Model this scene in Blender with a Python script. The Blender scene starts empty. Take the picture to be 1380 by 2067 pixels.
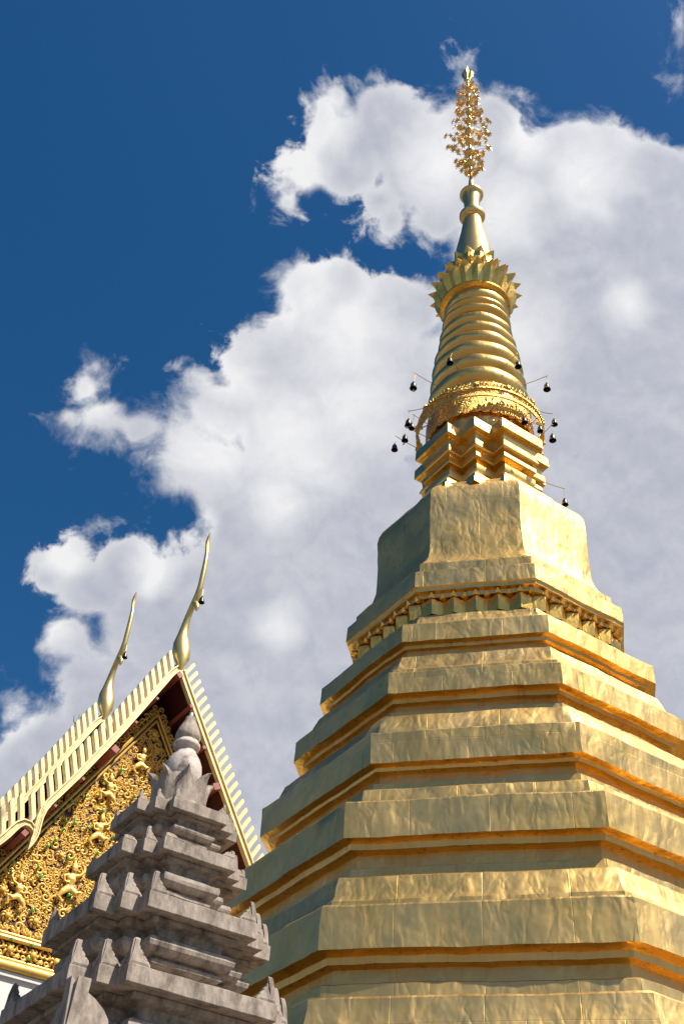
import bpy, bmesh, math, random
from mathutils import Vector, Matrix, noise as mn

# ------------------------------------------------------------------ scene, camera, sky, sun
sc = bpy.context.scene
COL = sc.collection
R = math.radians
PI = math.pi
sc.view_settings.view_transform = 'Standard'
sc.view_settings.look = 'None'
sc.view_settings.exposure = 0.70
sc.view_settings.gamma = 1.0
try:
    sc.cycles.use_denoising = True
    sc.cycles.max_bounces = 10
    sc.cycles.glossy_bounces = 7
    sc.cycles.diffuse_bounces = 4
    sc.cycles.sample_clamp_indirect = 6.0
except Exception:
    pass

PITCH, ROLL = R(42.2874), R(3.3472)
cf = Vector((0, math.cos(PITCH), math.sin(PITCH)))
cu0 = Vector((0, -math.sin(PITCH), math.cos(PITCH)))
cx0 = Vector((1, 0, 0))
cx = cx0*math.cos(ROLL) + cu0*math.sin(ROLL)
cu = cu0*math.cos(ROLL) - cx0*math.sin(ROLL)
cam_d = bpy.data.cameras.new('camera')
cam = bpy.data.objects.new('camera', cam_d)
COL.objects.link(cam)
m = Matrix((cx, cu, -cf)).transposed().to_4x4()
m.translation = Vector((0, 0, 1.6))
cam.matrix_world = m
cam_d.sensor_width = 36
cam_d.sensor_height = 36
cam_d.sensor_fit = 'AUTO'
cam_d.lens = 36*2355.99/2067
cam_d.clip_end = 4000
cam_d.clip_start = 0.05
sc.camera = cam

SUN_AZ, SUN_EL = R(-30.0), R(56.0)
sun_dir = Vector((math.cos(SUN_AZ)*math.cos(SUN_EL), math.sin(SUN_AZ)*math.cos(SUN_EL), math.sin(SUN_EL)))
sd_ = bpy.data.lights.new('sun', 'SUN')
sd_.energy = 5.0
sd_.angle = R(0.5)
sd_.color = (1.0, 0.91, 0.77)
sun = bpy.data.objects.new('sun', sd_)
sun.rotation_euler = (-sun_dir).to_track_quat('-Z', 'Y').to_euler()
sun.location = (20, -20, 60)
COL.objects.link(sun)

# sky: Nishita air with cumulus banks that stand at fixed compass directions
PUFFS = [(-0.049, 0.521, 0.8521, 0.0239), (-0.0345, 0.4906, 0.8707, 0.0255), (-0.0131, 0.5098, 0.8602, 0.0397), (-0.0194, 0.4751, 0.8797, 0.0175), (0.0223, 0.4947, 0.8688, 0.0413), (0.0522, 0.5127, 0.857, 0.0476), (0.0313, 0.5559, 0.8307, 0.017), (0.0178, 0.5417, 0.8404, 0.0202), (0.0714, 0.5445, 0.8357, 0.0322), (0.0924, 0.5093, 0.8556, 0.0592), (0.1332, 0.5149, 0.8468, 0.0492), (0.1792, 0.5023, 0.846, 0.0446), (0.227, 0.5111, 0.829, 0.0481), (0.2654, 0.5138, 0.8158, 0.0609), (0.1143, 0.5635, 0.8182, 0.0444), (-0.0581, 0.5412, 0.8389, 0.0153), (0.1566, 0.5779, 0.801, 0.0807), (0.2392, 0.6024, 0.7615, 0.1115), (0.1863, 0.6653, 0.723, 0.1027), (0.2946, 0.6858, 0.6655, 0.1664), (0.1239, 0.6592, 0.7417, 0.0832), (0.2551, 0.7752, 0.5779, 0.1403), (0.1081, 0.6036, 0.7899, 0.0452), (0.0752, 0.4394, 0.8951, 0.0083), (0.2391, 0.4053, 0.8823, 0.0144), (0.2386, 0.4359, 0.8678, 0.0088), (0.0699, 0.4267, 0.9017, 0.0068), (0.1798, 0.4643, 0.8672, 0.0076), (-0.0438, 0.6086, 0.7923, 0.0352), (-0.0148, 0.6045, 0.7964, 0.0339), (0.028, 0.6171, 0.7864, 0.0415), (0.0568, 0.6118, 0.789, 0.031), (-0.0292, 0.639, 0.7686, 0.0502), (-0.0637, 0.6235, 0.7793, 0.0166), (-0.0868, 0.6521, 0.7531, 0.0292), (-0.1256, 0.6605, 0.7402, 0.0241), (-0.11, 0.6796, 0.7253, 0.0377), (-0.043, 0.6802, 0.7317, 0.0717), (0.0237, 0.6685, 0.7434, 0.0716), (-0.1378, 0.6935, 0.7071, 0.0271), (-0.1994, 0.6769, 0.7086, 0.0267), (-0.2162, 0.6571, 0.7222, 0.0195), (-0.209, 0.6425, 0.7373, 0.0122), (-0.2309, 0.6735, 0.7022, 0.0154), (-0.1707, 0.6884, 0.705, 0.0228), (-0.2201, 0.6909, 0.6886, 0.009), (-0.1156, 0.7153, 0.6891, 0.0462), (-0.1437, 0.724, 0.6747, 0.023), (-0.1209, 0.7507, 0.6495, 0.0117), (-0.0882, 0.745, 0.6612, 0.0464), (-0.0558, 0.7312, 0.6799, 0.0635), (-0.1802, 0.7662, 0.6169, 0.033), (-0.2208, 0.7534, 0.6194, 0.0204), (-0.235, 0.7643, 0.6005, 0.0203), (-0.2067, 0.7759, 0.5961, 0.0327), (-0.2195, 0.7961, 0.564, 0.0275), (-0.1562, 0.8013, 0.5775, 0.0536), (-0.205, 0.8166, 0.5395, 0.0262), (-0.0954, 0.798, 0.595, 0.0837), (-0.1713, 0.8342, 0.5242, 0.0608), (-0.2352, 0.8374, 0.4934, 0.0276), (-0.258, 0.8229, 0.5063, 0.0177), (-0.2153, 0.862, 0.4589, 0.0704), (-0.0313, 0.8115, 0.5835, 0.105), (-0.0644, 0.8767, 0.4767, 0.1215), (-0.2593, 0.8573, 0.4446, 0.0422), (-0.2712, 0.7987, 0.5372, 0.0032), (0.0017, 0.7094, 0.7048, 0.0509), (-0.0036, 0.7474, 0.6643, 0.0637), (0.068, 0.7401, 0.6691, 0.0677), (0.0677, 0.6399, 0.7655, 0.0375), (0.0524, 0.803, 0.5937, 0.0925), (0.1194, 0.8573, 0.5008, 0.1138), (0.1727, 0.7405, 0.6495, 0.083), (0.5625, 0.5807, 0.5885, 0.1919), (0.0359, 0.9878, 0.1516, 0.2267)]
GAPS = [(-0.1378, 0.7461, 0.6515, 0.0151), (0.0537, 0.5759, 0.8158, 0.0106), (-0.0137, 0.5616, 0.8273, 0.0155)]
WHITES = [(-0.0397, 0.6069, 0.7938, 0.0496), (-0.0045, 0.6318, 0.7752, 0.0626), (-0.0946, 0.6614, 0.744, 0.0376), (-0.1126, 0.7007, 0.7045, 0.0504), (-0.0503, 0.6956, 0.7167, 0.0718), (-0.208, 0.664, 0.7182, 0.0286), (-0.053, 0.5211, 0.8519, 0.0279), (-0.0305, 0.4905, 0.8709, 0.0275), (-0.2354, 0.7913, 0.5643, 0.0242), (-0.2565, 0.8211, 0.5099, 0.0236), (0.225, 0.5829, 0.7808, 0.0238), (0.0074, 0.6756, 0.7372, 0.0548), (0.0683, 0.5114, 0.8566, 0.0436), (0.1209, 0.6279, 0.7688, 0.0619), (-0.2283, 0.755, 0.6147, 0.0203), (-0.0492, 0.8016, 0.5958, 0.0252), (-0.1213, 0.7465, 0.6542, 0.0168), (0.1796, 0.5055, 0.8439, 0.0427), (0.1159, 0.5401, 0.8336, 0.04), (-0.0556, 0.7341, 0.6768, 0.0339), (-0.16, 0.7681, 0.62, 0.0249), (0.1309, 0.4952, 0.8588, 0.0273)]
world = bpy.data.worlds.new('World')
sc.world = world
world.use_nodes = True
wn, wl = world.node_tree.nodes, world.node_tree.links
wn.clear()


def N(tree, typ, **kw):
    n = tree.nodes.new(typ)
    for k, v in kw.items():
        if k == 'ins':
            for i, x in v.items():
                n.inputs[i].default_value = x
        else:
            setattr(n, k, v)
    return n


WT = world.node_tree


def wmath(op, a, b=None, c=None, clamp=False):
    n = WT.nodes.new('ShaderNodeMath')
    n.operation = op
    n.use_clamp = clamp
    for i, x in enumerate((a, b, c)):
        if x is None:
            continue
        if isinstance(x, (int, float)):
            n.inputs[i].default_value = x
        else:
            WT.links.new(x, n.inputs[i])
    return n.outputs[0]


def wrange(x, a, b, c=0.0, d=1.0, smooth=True):
    n = WT.nodes.new('ShaderNodeMapRange')
    n.interpolation_type = 'SMOOTHSTEP' if smooth else 'LINEAR'
    n.inputs['From Min'].default_value = a
    n.inputs['From Max'].default_value = b
    n.inputs['To Min'].default_value = c
    n.inputs['To Max'].default_value = d
    WT.links.new(x, n.inputs['Value'])
    return n.outputs[0]


tc = N(WT, 'ShaderNodeTexCoord')
DIR = tc.outputs['Generated']


def wnoise(scale, detail, rough, vec, dist=0.0, lac=2.0):
    n = N(WT, 'ShaderNodeTexNoise')
    n.inputs['Scale'].default_value = scale
    n.inputs['Detail'].default_value = detail
    n.inputs['Roughness'].default_value = rough
    n.inputs['Distortion'].default_value = dist
    n.inputs['Lacunarity'].default_value = lac
    WT.links.new(vec, n.inputs['Vector'])
    return n


def wdist(vec, c):
    n = WT.nodes.new('ShaderNodeVectorMath')
    n.operation = 'DISTANCE'
    WT.links.new(vec, n.inputs[0])
    n.inputs[1].default_value = c
    return n.outputs['Value']


def vadd(vec, off=None, other=None, scale=None):
    n = WT.nodes.new('ShaderNodeVectorMath')
    if scale is not None:
        n.operation = 'MULTIPLY_ADD'
        WT.links.new(other, n.inputs[0])
        n.inputs[1].default_value = (scale,)*3
        WT.links.new(vec, n.inputs[2])
    else:
        n.operation = 'ADD'
        WT.links.new(vec, n.inputs[0])
        n.inputs[1].default_value = off
    return n.outputs[0]


# a slow warp makes the puffs irregular before the fine billows are added
warp = wnoise(14.0, 3.0, 0.5, DIR)
wv = N(WT, 'ShaderNodeVectorMath', operation='SUBTRACT')
WT.links.new(warp.outputs['Color'], wv.inputs[0])
wv.inputs[1].default_value = (0.5, 0.5, 0.5)
DW = vadd(DIR, other=wv.outputs[0], scale=0.030)
body = None
for (x, y, z, r) in PUFFS:
    v = wmath('SUBTRACT', r, wdist(DW, (x, y, z)))
    body = v if body is None else wmath('SMOOTH_MAX', body, v, 0.012)
# added unseen cloud bank near the sun, brightens the right-hand gold faces
v = wmath('SUBTRACT', 0.34, wdist(DW, (0.66, -0.12, 0.74)))
body = wmath('SMOOTH_MAX', body, v, 0.012)
# the rest of the sky carries scattered cloud too
far = wdist(DIR, tuple(cf))
low = wnoise(2.6, 4.0, 0.5, DIR)
scat = wmath('MULTIPLY', wmath('SUBTRACT', low.outputs['Fac'], 0.60), 0.6)
scat = wmath('SUBTRACT', scat, wrange(far, 0.62, 0.95, 0.4, 0.0))
body = wmath('MAXIMUM', body, scat)
for (x, y, z, r) in GAPS:
    v = wmath('SUBTRACT', wdist(DW, (x, y, z)), r)
    body = wmath('SMOOTH_MIN', body, v, 0.012)
body = wmath('MULTIPLY_ADD', wmath('MAXIMUM', wmath('SUBTRACT', body, 0.006), 0.0), 1.6, body)
nz = wnoise(30.0, 9.0, 0.60, DW, 0.25)
nz2 = wnoise(11.0, 5.0, 0.55, DIR)
edge = wmath('MULTIPLY_ADD', wmath('SUBTRACT', nz.outputs['Fac'], 0.5), 0.092, body)
# how crisp the rim is varies from place to place
soft = wrange(nz2.outputs['Fac'], 0.33, 0.67, 0.012, 0.050)
alpha = wmath('DIVIDE', wmath('ADD', edge, 0.004), soft, clamp=True)
alpha = wrange(alpha, 0.0, 1.0)
# billow relief: density against density a little higher up
up = vadd(DW, off=(0.002, -0.0065, 0.0085))
nzu = wnoise(30.0, 9.0, 0.60, up, 0.25)
bump = wmath('SUBTRACT', nz.outputs['Fac'], nzu.outputs['Fac'])
up2 = vadd(DW, off=(0.004, -0.019, 0.025))
nzc = wnoise(17.0, 4.0, 0.5, DW, 0.2)
nzd = wnoise(17.0, 4.0, 0.5, up2, 0.2)
bump = wmath('ADD', bump, wmath('MULTIPLY', wmath('SUBTRACT', nzc.outputs['Fac'], nzd.outputs['Fac']), 0.45))
white = None
for (x, y, z, r) in WHITES:
    d = wdist(DW, (x, y, z))
    v = wrange(d, 0.0, r*1.5, 1.0, 0.0)
    white = v if white is None else wmath('SMOOTH_MAX', white, v, 0.15)
rim = wrange(edge, 0.0, 0.05, 0.45, 0.0)
lit = wmath('ADD', wmath('MULTIPLY_ADD', white, 0.86, 0.06), rim)
lit = wmath('ADD', lit, wmath('MULTIPLY', bump, 0.65))
lit = wmath('ADD', lit, wmath('MULTIPLY', wmath('SUBTRACT', nz2.outputs['Fac'], 0.5), 0.30), clamp=True)
cc = N(WT, 'ShaderNodeMix', data_type='RGBA')
cc.inputs[6].default_value = (0.51, 0.53, 0.625, 1)
cc.inputs[7].default_value = (0.97, 0.97, 0.98, 1)
WT.links.new(lit, cc.inputs[0])
sky = N(WT, 'ShaderNodeTexSky', sky_type='NISHITA')
sky.sun_disc = False
sky.sun_elevation = SUN_EL
sky.sun_rotation = PI/2 - SUN_AZ
sky.altitude = 200
sky.air_density = 1.0
sky.dust_density = 0.6
sky.ozone_density = 2.4
hs = N(WT, 'ShaderNodeHueSaturation')
hs.inputs['Saturation'].default_value = 1.36
hs.inputs['Hue'].default_value = 0.499
WT.links.new(sky.outputs[0], hs.inputs['Color'])
bg1 = N(WT, 'ShaderNodeBackground')
bg1.inputs['Strength'].default_value = 0.0585
WT.links.new(hs.outputs[0], bg1.inputs['Color'])
bg2 = N(WT, 'ShaderNodeBackground')
bg2.inputs['Strength'].default_value = 0.92
WT.links.new(cc.outputs[2], bg2.inputs['Color'])
# cloud towards the sun is brighter than cloud away from it
near = wrange(wdist(DIR, tuple(sun_dir)), 0.0, 1.0, 1.0, 0.0)
WT.links.new(wmath('MULTIPLY_ADD', near, 0.36, 0.56), bg2.inputs['Strength'])
mixw = N(WT, 'ShaderNodeMixShader')
WT.links.new(alpha, mixw.inputs[0])
WT.links.new(bg1.outputs[0], mixw.inputs[1])
WT.links.new(bg2.outputs[0], mixw.inputs[2])
wo = N(WT, 'ShaderNodeOutputWorld')
WT.links.new(mixw.outputs[0], wo.inputs[0])
world.cycles.sampling_method = 'MANUAL'
world.cycles.sample_map_resolution = 1024


# ------------------------------------------------------------------ materials
def mat(name, color, rough=0.6, metal=0.0, var=0.0, var_scale=3.0, bump=0.0, bump_scale=20.0, stain=None,
        stain_scale=4.0, stain_lo=0.55, stain_hi=0.7, rvar=0.0, detail=6.0, stretch=(1, 1, 1)):
    mt = bpy.data.materials.new(name)
    mt.use_nodes = True
    t = mt.node_tree
    b = t.nodes['Principled BSDF']
    L = t.links
    b.inputs['Roughness'].default_value = rough
    b.inputs['Metallic'].default_value = metal
    co = t.nodes.new('ShaderNodeTexCoord')
    mp = t.nodes.new('ShaderNodeMapping')
    mp.inputs['Scale'].default_value = stretch
    L.new(co.outputs['Object'], mp.inputs['Vector'])
    vec = mp.outputs[0]

    def noise(scale, det=detail, rg=0.55):
        n = t.nodes.new('ShaderNodeTexNoise')
        n.inputs['Scale'].default_value = scale
        n.inputs['Detail'].default_value = det
        n.inputs['Roughness'].default_value = rg
        L.new(vec, n.inputs['Vector'])
        return n.outputs['Fac']

    col = None
    if var > 0:
        r = t.nodes.new('ShaderNodeMapRange')
        L.new(noise(var_scale), r.inputs['Value'])
        r.inputs['From Min'].default_value = 0.3
        r.inputs['From Max'].default_value = 0.7
        mx = t.nodes.new('ShaderNodeMix')
        mx.data_type = 'RGBA'
        mx.inputs[6].default_value = tuple(c*(1-var) for c in color)+(1,)
        mx.inputs[7].default_value = tuple(min(1, c*(1+var)) for c in color)+(1,)
        L.new(r.outputs[0], mx.inputs[0])
        col = mx.outputs[2]
    if stain is not None:
        r = t.nodes.new('ShaderNodeMapRange')
        L.new(noise(stain_scale, 8.0, 0.65), r.inputs['Value'])
        r.inputs['From Min'].default_value = stain_lo
        r.inputs['From Max'].default_value = stain_hi
        mx = t.nodes.new('ShaderNodeMix')
        mx.data_type = 'RGBA'
        if col is None:
            mx.inputs[6].default_value = tuple(color)+(1,)
        else:
            L.new(col, mx.inputs[6])
        mx.inputs[7].default_value = tuple(stain)+(1,)
        L.new(r.outputs[0], mx.inputs[0])
        col = mx.outputs[2]
    if col is None:
        b.inputs['Base Color'].default_value = tuple(color)+(1,)
    else:
        L.new(col, b.inputs['Base Color'])
    if rvar > 0:
        r = t.nodes.new('ShaderNodeMapRange')
        L.new(noise(var_scale*1.7), r.inputs['Value'])
        r.inputs['From Min'].default_value = 0.3
        r.inputs['From Max'].default_value = 0.7
        r.inputs['To Min'].default_value = rough-rvar
        r.inputs['To Max'].default_value = rough+rvar
        L.new(r.outputs[0], b.inputs['Roughness'])
    if bump > 0:
        bp = t.nodes.new('ShaderNodeBump')
        bp.inputs['Strength'].default_value = 1.0
        bp.inputs['Distance'].default_value = bump
        L.new(noise(bump_scale), bp.inputs['Height'])
        L.new(bp.outputs[0], b.inputs['Normal'])
    return mt


def sheet_gold(name, color, rough, dent, dent_scale=1.6, grime=0.5, stretch=(1, 1, 1), seams=False, glo=0.60):
    """thin gilded copper sheet nailed over masonry: soft dents, creases, joints and rain grime"""
    mt = bpy.data.materials.new(name)
    mt.use_nodes = True
    t = mt.node_tree
    L = t.links
    b = t.nodes['Principled BSDF']
    b.inputs['Metallic'].default_value = 1.0
    co = t.nodes.new('ShaderNodeTexCoord')
    mp = t.nodes.new('ShaderNodeMapping')
    mp.inputs['Scale'].default_value = stretch
    L.new(co.outputs['Object'], mp.inputs['Vector'])
    vec = mp.outputs[0]

    def nz(scale, det=4.0, rg=0.5, dist=0.0, v=None):
        n = t.nodes.new('ShaderNodeTexNoise')
        n.inputs['Scale'].default_value = scale
        n.inputs['Detail'].default_value = det
        n.inputs['Roughness'].default_value = rg
        n.inputs['Distortion'].default_value = dist
        L.new(v or vec, n.inputs['Vector'])
        return n.outputs['Fac']

    def ma(op, a, bb, c=None):
        n = t.nodes.new('ShaderNodeMath')
        n.operation = op
        for i, x in enumerate((a, bb, c)):
            if x is None:
                continue
            if isinstance(x, (int, float)):
                n.inputs[i].default_value = x
            else:
                L.new(x, n.inputs[i])
        return n.outputs[0]

    def rng(x, a, bb, c=0.0, d=1.0):
        n = t.nodes.new('ShaderNodeMapRange')
        n.inputs['From Min'].default_value = a
        n.inputs['From Max'].default_value = bb
        n.inputs['To Min'].default_value = c
        n.inputs['To Max'].default_value = d
        L.new(x, n.inputs['Value'])
        return n.outputs[0]
    # tone: weathered patches, tarnish runs drawn out downwards
    mr = t.nodes.new('ShaderNodeMapping')
    mr.inputs['Scale'].default_value = (5.0, 5.0, 0.55)
    L.new(co.outputs['Object'], mr.inputs['Vector'])
    runs = nz(3.0, 5.0, 0.6, 0.0, mr.outputs[0])
    patch = nz(0.9, 5.0, 0.6)
    m1 = t.nodes.new('ShaderNodeMix')
    m1.data_type = 'RGBA'
    m1.inputs[6].default_value = tuple(c*k for c, k in zip(color, (0.93, 0.90, 0.80)))+(1,)
    m1.inputs[7].default_value = tuple(min(1, c*k) for c, k in zip(color, (1.05, 1.06, 1.15)))+(1,)
    L.new(rng(patch, 0.35, 0.65), m1.inputs[0])
    m2 = t.nodes.new('ShaderNodeMix')
    m2.data_type = 'RGBA'
    m2.inputs[7].default_value = (color[0]*0.55, color[1]*0.42, color[2]*0.30, 1)
    L.new(m1.outputs[2], m2.inputs[6])
    L.new(rng(runs, glo, glo+0.16, 0.0, grime), m2.inputs[0])
    L.new(m2.outputs[2], b.inputs['Base Color'])
    L.new(rng(nz(2.2, 5.0, 0.6), 0.3, 0.7, rough-0.07, rough+0.09), b.inputs['Roughness'])
    # dents and creases
    mv = t.nodes.new('ShaderNodeMapping')
    mv.inputs['Scale'].default_value = (1.35, 1.35, 0.7)
    L.new(co.outputs['Object'], mv.inputs['Vector'])
    big = ma('MULTIPLY', nz(dent_scale*0.8, 1.0, 0.4, 0.3), 0.35)
    mid = ma('MULTIPLY', nz(dent_scale*2.0, 2.0, 0.45, 0.6, mv.outputs[0]), 0.36)
    # creases: steep-sided folds where two slow fields cross
    f1 = ma('ABSOLUTE', ma('SUBTRACT', nz(dent_scale*1.5, 2.0, 0.5, 0.4, mv.outputs[0]), 0.5), 0.0)
    fold = ma('MULTIPLY', f1, 0.55)
    fine = ma('MULTIPLY', nz(dent_scale*7, 2.0, 0.5), 0.035)
    h = ma('ADD', ma('ADD', big, mid), ma('ADD', fold, fine))
    if seams:
        uv = t.nodes.new('ShaderNodeTexCoord')
        br = t.nodes.new('ShaderNodeTexBrick')
        br.offset = 0.43
        br.inputs['Color1'].default_value = (0, 0, 0, 1)
        br.inputs['Color2'].default_value = (1, 1, 1, 1)
        br.inputs['Mortar'].default_value = (0.5, 0.5, 0.5, 1)
        br.inputs['Scale'].default_value = 1.0
        br.inputs['Mortar Size'].default_value = 0.007
        br.inputs['Mortar Smooth'].default_value = 0.6
        br.inputs['Brick Width'].default_value = 0.95
        br.inputs['Row Height'].default_value = 3.1
        L.new(uv.outputs['UV'], br.inputs['Vector'])
        h = ma('MULTIPLY_ADD', br.outputs['Fac'], -0.022, h)
        # every sheet has its own temper: a little more or less dull, a little tilted
        rv = t.nodes.new('ShaderNodeMath')
        rv.operation = 'MULTIPLY_ADD'
        L.new(br.outputs['Color'], rv.inputs[0])
        rv.inputs[1].default_value = 0.07
        L.new(rng(nz(2.2, 5.0, 0.6), 0.3, 0.7, rough-0.09, rough+0.05), rv.inputs[2])
        L.new(rv.outputs[0], b.inputs['Roughness'])
        sm = t.nodes.new('ShaderNodeMix')
        sm.data_type = 'RGBA'
        sm.blend_type = 'MULTIPLY'
        L.new(m2.outputs[2], sm.inputs[6])
        sm.inputs[7].default_value = (0.55, 0.46, 0.36, 1)
        L.new(ma('MULTIPLY', br.outputs['Fac'], 0.18), sm.inputs[0])
        L.new(sm.outputs[2], b.inputs['Base Color'])
    bp = t.nodes.new('ShaderNodeBump')
    bp.inputs['Strength'].default_value = 1.0
    bp.inputs['Distance'].default_value = dent
    L.new(h, bp.inputs['Height'])
    L.new(bp.outputs[0], b.inputs['Normal'])
    return mt


GOLD = (0.645, 0.455, 0.178)
M_sheet = sheet_gold('gilded_sheet', GOLD, 0.45, 0.046, 1.7, seams=True)
M_ring = sheet_gold('gilded_ring_sheet', (0.74, 0.48, 0.15), 0.34, 0.02, 2.5, 0.4)
M_bright = sheet_gold('polished_gilding', (0.78, 0.54, 0.20), 0.34, 0.012, 2.0, 0.35)
M_soffit = sheet_gold('orange_gilding', (0.74, 0.445, 0.085), 0.36, 0.022, 2.2, 1.0, glo=0.56)  # deeper orange gold, for faces that look down and the lotus cup
M_lotus = sheet_gold('lotus_gilding', (0.80, 0.50, 0.12), 0.33, 0.02, 4.0, 0.6)
M_spire = mat('spire_gilding', (0.76, 0.53, 0.20), 0.36, 1.0, 0.06, 3.0, 0.004, 6.0)
M_leafgold = mat('leaf_gilding', (0.80, 0.52, 0.16), 0.30, 1.0, 0.15, 8.0)
M_filigree = mat('filigree_gilding', (0.78, 0.50, 0.13), 0.34, 1.0, 0.25, 30.0, 0.03, 34.0, (0.16, 0.08, 0.03), 26.0, 0.56, 0.62)
M_stone = mat('weathered_stone', (0.33, 0.278, 0.235), 0.92, 0.0, 0.22, 26.0, 0.0075, 40.0, (0.075, 0.058, 0.047), 9.0, 0.45, 0.72, detail=10.0, stretch=(1, 1, 0.42))
M_stonelt = mat('lichen_pale_stone', (0.50, 0.43, 0.39), 0.9, 0.0, 0.25, 7.0, 0.003, 30.0, (0.13, 0.11, 0.105), 8.0, 0.50, 0.66, detail=9.0)
M_pipe = mat('pale_blue_pipe', (0.50, 0.66, 0.70), 0.5)
M_cream = mat('pale_gold_paint', (0.84, 0.68, 0.36), 0.42, 0.12, 0.07, 4.0, 0.0012, 30.0, (0.52, 0.33, 0.10), 9.0, 0.62, 0.8)
M_carve = mat('carved_gold_paint', (0.76, 0.48, 0.105), 0.42, 0.25, 0.14, 12.0, 0.003, 45.0)
M_maroon = mat('maroon_board', (0.075, 0.012, 0.012), 0.6, 0.0, 0.2, 5.0)
M_purlin = mat('red_purlin_paint', (0.34, 0.10, 0.085), 0.6, 0.0, 0.15, 6.0)
M_panel = mat('pediment_ground', (0.055, 0.010, 0.014), 0.55, 0.0, 0.2, 9.0)
M_gem = mat('green_mirror_glass', (0.16, 0.46, 0.13), 0.15, 0.1, 0.3, 20.0)
M_white = mat('white_plaster', (0.68, 0.67, 0.66), 0.8, 0.0, 0.04, 2.0, 0.001, 30.0)
M_tile = mat('roof_tile', (0.19, 0.075, 0.03), 0.5, 0.0, 0.2, 6.0, 0.02, 12.0)
M_chofa = mat('chofa_gilding', (0.66, 0.50, 0.20), 0.42, 0.85, 0.10, 3.0, 0.002, 14.0)
M_bronze = mat('dark_bronze', (0.075, 0.065, 0.055), 0.32, 0.85, 0.3, 20.0)
M_wire = mat('brass_wire', (0.50, 0.33, 0.12), 0.4, 0.8)
M_sail = mat('paper_sail', (0.55, 0.42, 0.38), 0.8)
M_iron = mat('dark_iron', (0.05, 0.045, 0.05), 0.5, 0.6)
M_ground = mat('court_paving', (0.11, 0.095, 0.08), 0.8, 0.0, 0.12, 0.6, 0.004, 6.0)


# ------------------------------------------------------------------ helpers
def link(name, me, m=None, parent=None):
    o = bpy.data.objects.new(name, me)
    COL.objects.link(o)
    if m is not None and not me.materials:
        me.materials.append(m)
    if parent is not None:
        o.parent = parent
    return o


def finish(name, bm, m, parent=None, smooth=35, norm=True):
    if norm:
        bmesh.ops.recalc_face_normals(bm, faces=bm.faces[:])
    me = bpy.data.meshes.new(name)
    bm.to_mesh(me)
    bm.free()
    if smooth is not None:
        for p in me.polygons:
            p.use_smooth = True
        try:
            me.set_sharp_from_angle(angle=R(smooth))
        except Exception:
            pass
    return link(name, me, m, parent)


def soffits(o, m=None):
    """faces that look down take the deeper orange gilding"""
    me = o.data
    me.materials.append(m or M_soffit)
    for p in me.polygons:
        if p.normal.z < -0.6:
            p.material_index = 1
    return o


def thing(name, label, cat, loc=(0, 0, 0), rz=0, group=None):
    o = bpy.data.objects.new(name, None)
    o.empty_display_size = 0.3
    COL.objects.link(o)
    o.location = loc
    o.rotation_euler = (0, 0, rz)
    o['label'] = label
    o['category'] = cat
    if group:
        o['group'] = group
    return o


def loft(bm, rings, closed=True, cap0=True, cap1=True):
    vs = [[bm.verts.new(p) for p in r] for r in rings]
    n = len(vs[0])
    for a, b in zip(vs[:-1], vs[1:]):
        for i in range(n if closed else n-1):
            j = (i+1) % n
            try:
                bm.faces.new((a[i], a[j], b[j], b[i]))
            except ValueError:
                pass
    if cap0 and closed:
        bm.faces.new(vs[0][::-1])
    if cap1 and closed:
        bm.faces.new(vs[-1])
    return vs


def lathe(bm, prof, seg=32, c=(0, 0), wob=0.0, seed=0):
    rings = []
    for r, z in prof:
        ring = []
        for i in range(seg):
            a = 2*PI*i/seg
            rr = r
            if wob:
                rr += wob*mn.noise(Vector((math.cos(a)*2.2+seed, math.sin(a)*2.2, z*2.0)))
            ring.append((c[0]+rr*math.cos(a), c[1]+rr*math.sin(a), z))
        rings.append(ring)
    loft(bm, rings)


def box(bm, x0, x1, y0, y1, z0, z1):
    loft(bm, [[(x0, y0, z0), (x1, y0, z0), (x1, y1, z0), (x0, y1, z0)], [(x0, y0, z1), (x1, y0, z1), (x1, y1, z1), (x0, y1, z1)]])


def frame_of(d):
    d = d.normalized()
    a = Vector((0, 0, 1)) if abs(d.z) < 0.9 else Vector((1, 0, 0))
    x = d.cross(a).normalized()
    return x, d.cross(x).normalized()


def tube(bm, pts, rad, seg=8, cap=True, squash=None):
    """round sweep along points; rad is a number or a list; squash=(axis vector, factor) flattens it"""
    pts = [Vector(p) for p in pts]
    rings = []
    px = None
    for i, p in enumerate(pts):
        d = (pts[min(i+1, len(pts)-1)]-pts[max(i-1, 0)])
        if d.length < 1e-9:
            d = Vector((0, 0, 1))
        d.normalize()
        if px is None:
            x, y = frame_of(d)
        else:
            x = px-d*px.dot(d)
            x.normalize()
            y = d.cross(x)
        px = x
        r = rad[i] if isinstance(rad, (list, tuple)) else rad
        ring = []
        for k in range(seg):
            a = 2*PI*k/seg
            v = x*math.cos(a)*r+y*math.sin(a)*r
            if squash:
                v = v-squash[0]*v.dot(squash[0])*(1-squash[1])
            ring.append(p+v)
        rings.append(ring)
    loft(bm, rings, True, cap, cap)


def prism(bm, poly, y0, y1):
    """polygon in (x,z) extruded along y"""
    a = [bm.verts.new((x, y0, z)) for x, z in poly]
    b = [bm.verts.new((x, y1, z)) for x, z in poly]
    n = len(poly)
    bm.faces.new(a)
    bm.faces.new(b[::-1])
    for i in range(n):
        j = (i+1) % n
        bm.faces.new((a[i], b[i], b[j], a[j]))


# directions of the temple court: the chedi's facets and the other two buildings share one grid
QA = R(-102.374)
D1 = Vector((math.cos(QA+PI/4), math.sin(QA+PI/4), 0))
T1 = Vector((-D1.y, D1.x, 0))
RZ = math.atan2(T1.y, T1.x)

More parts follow.
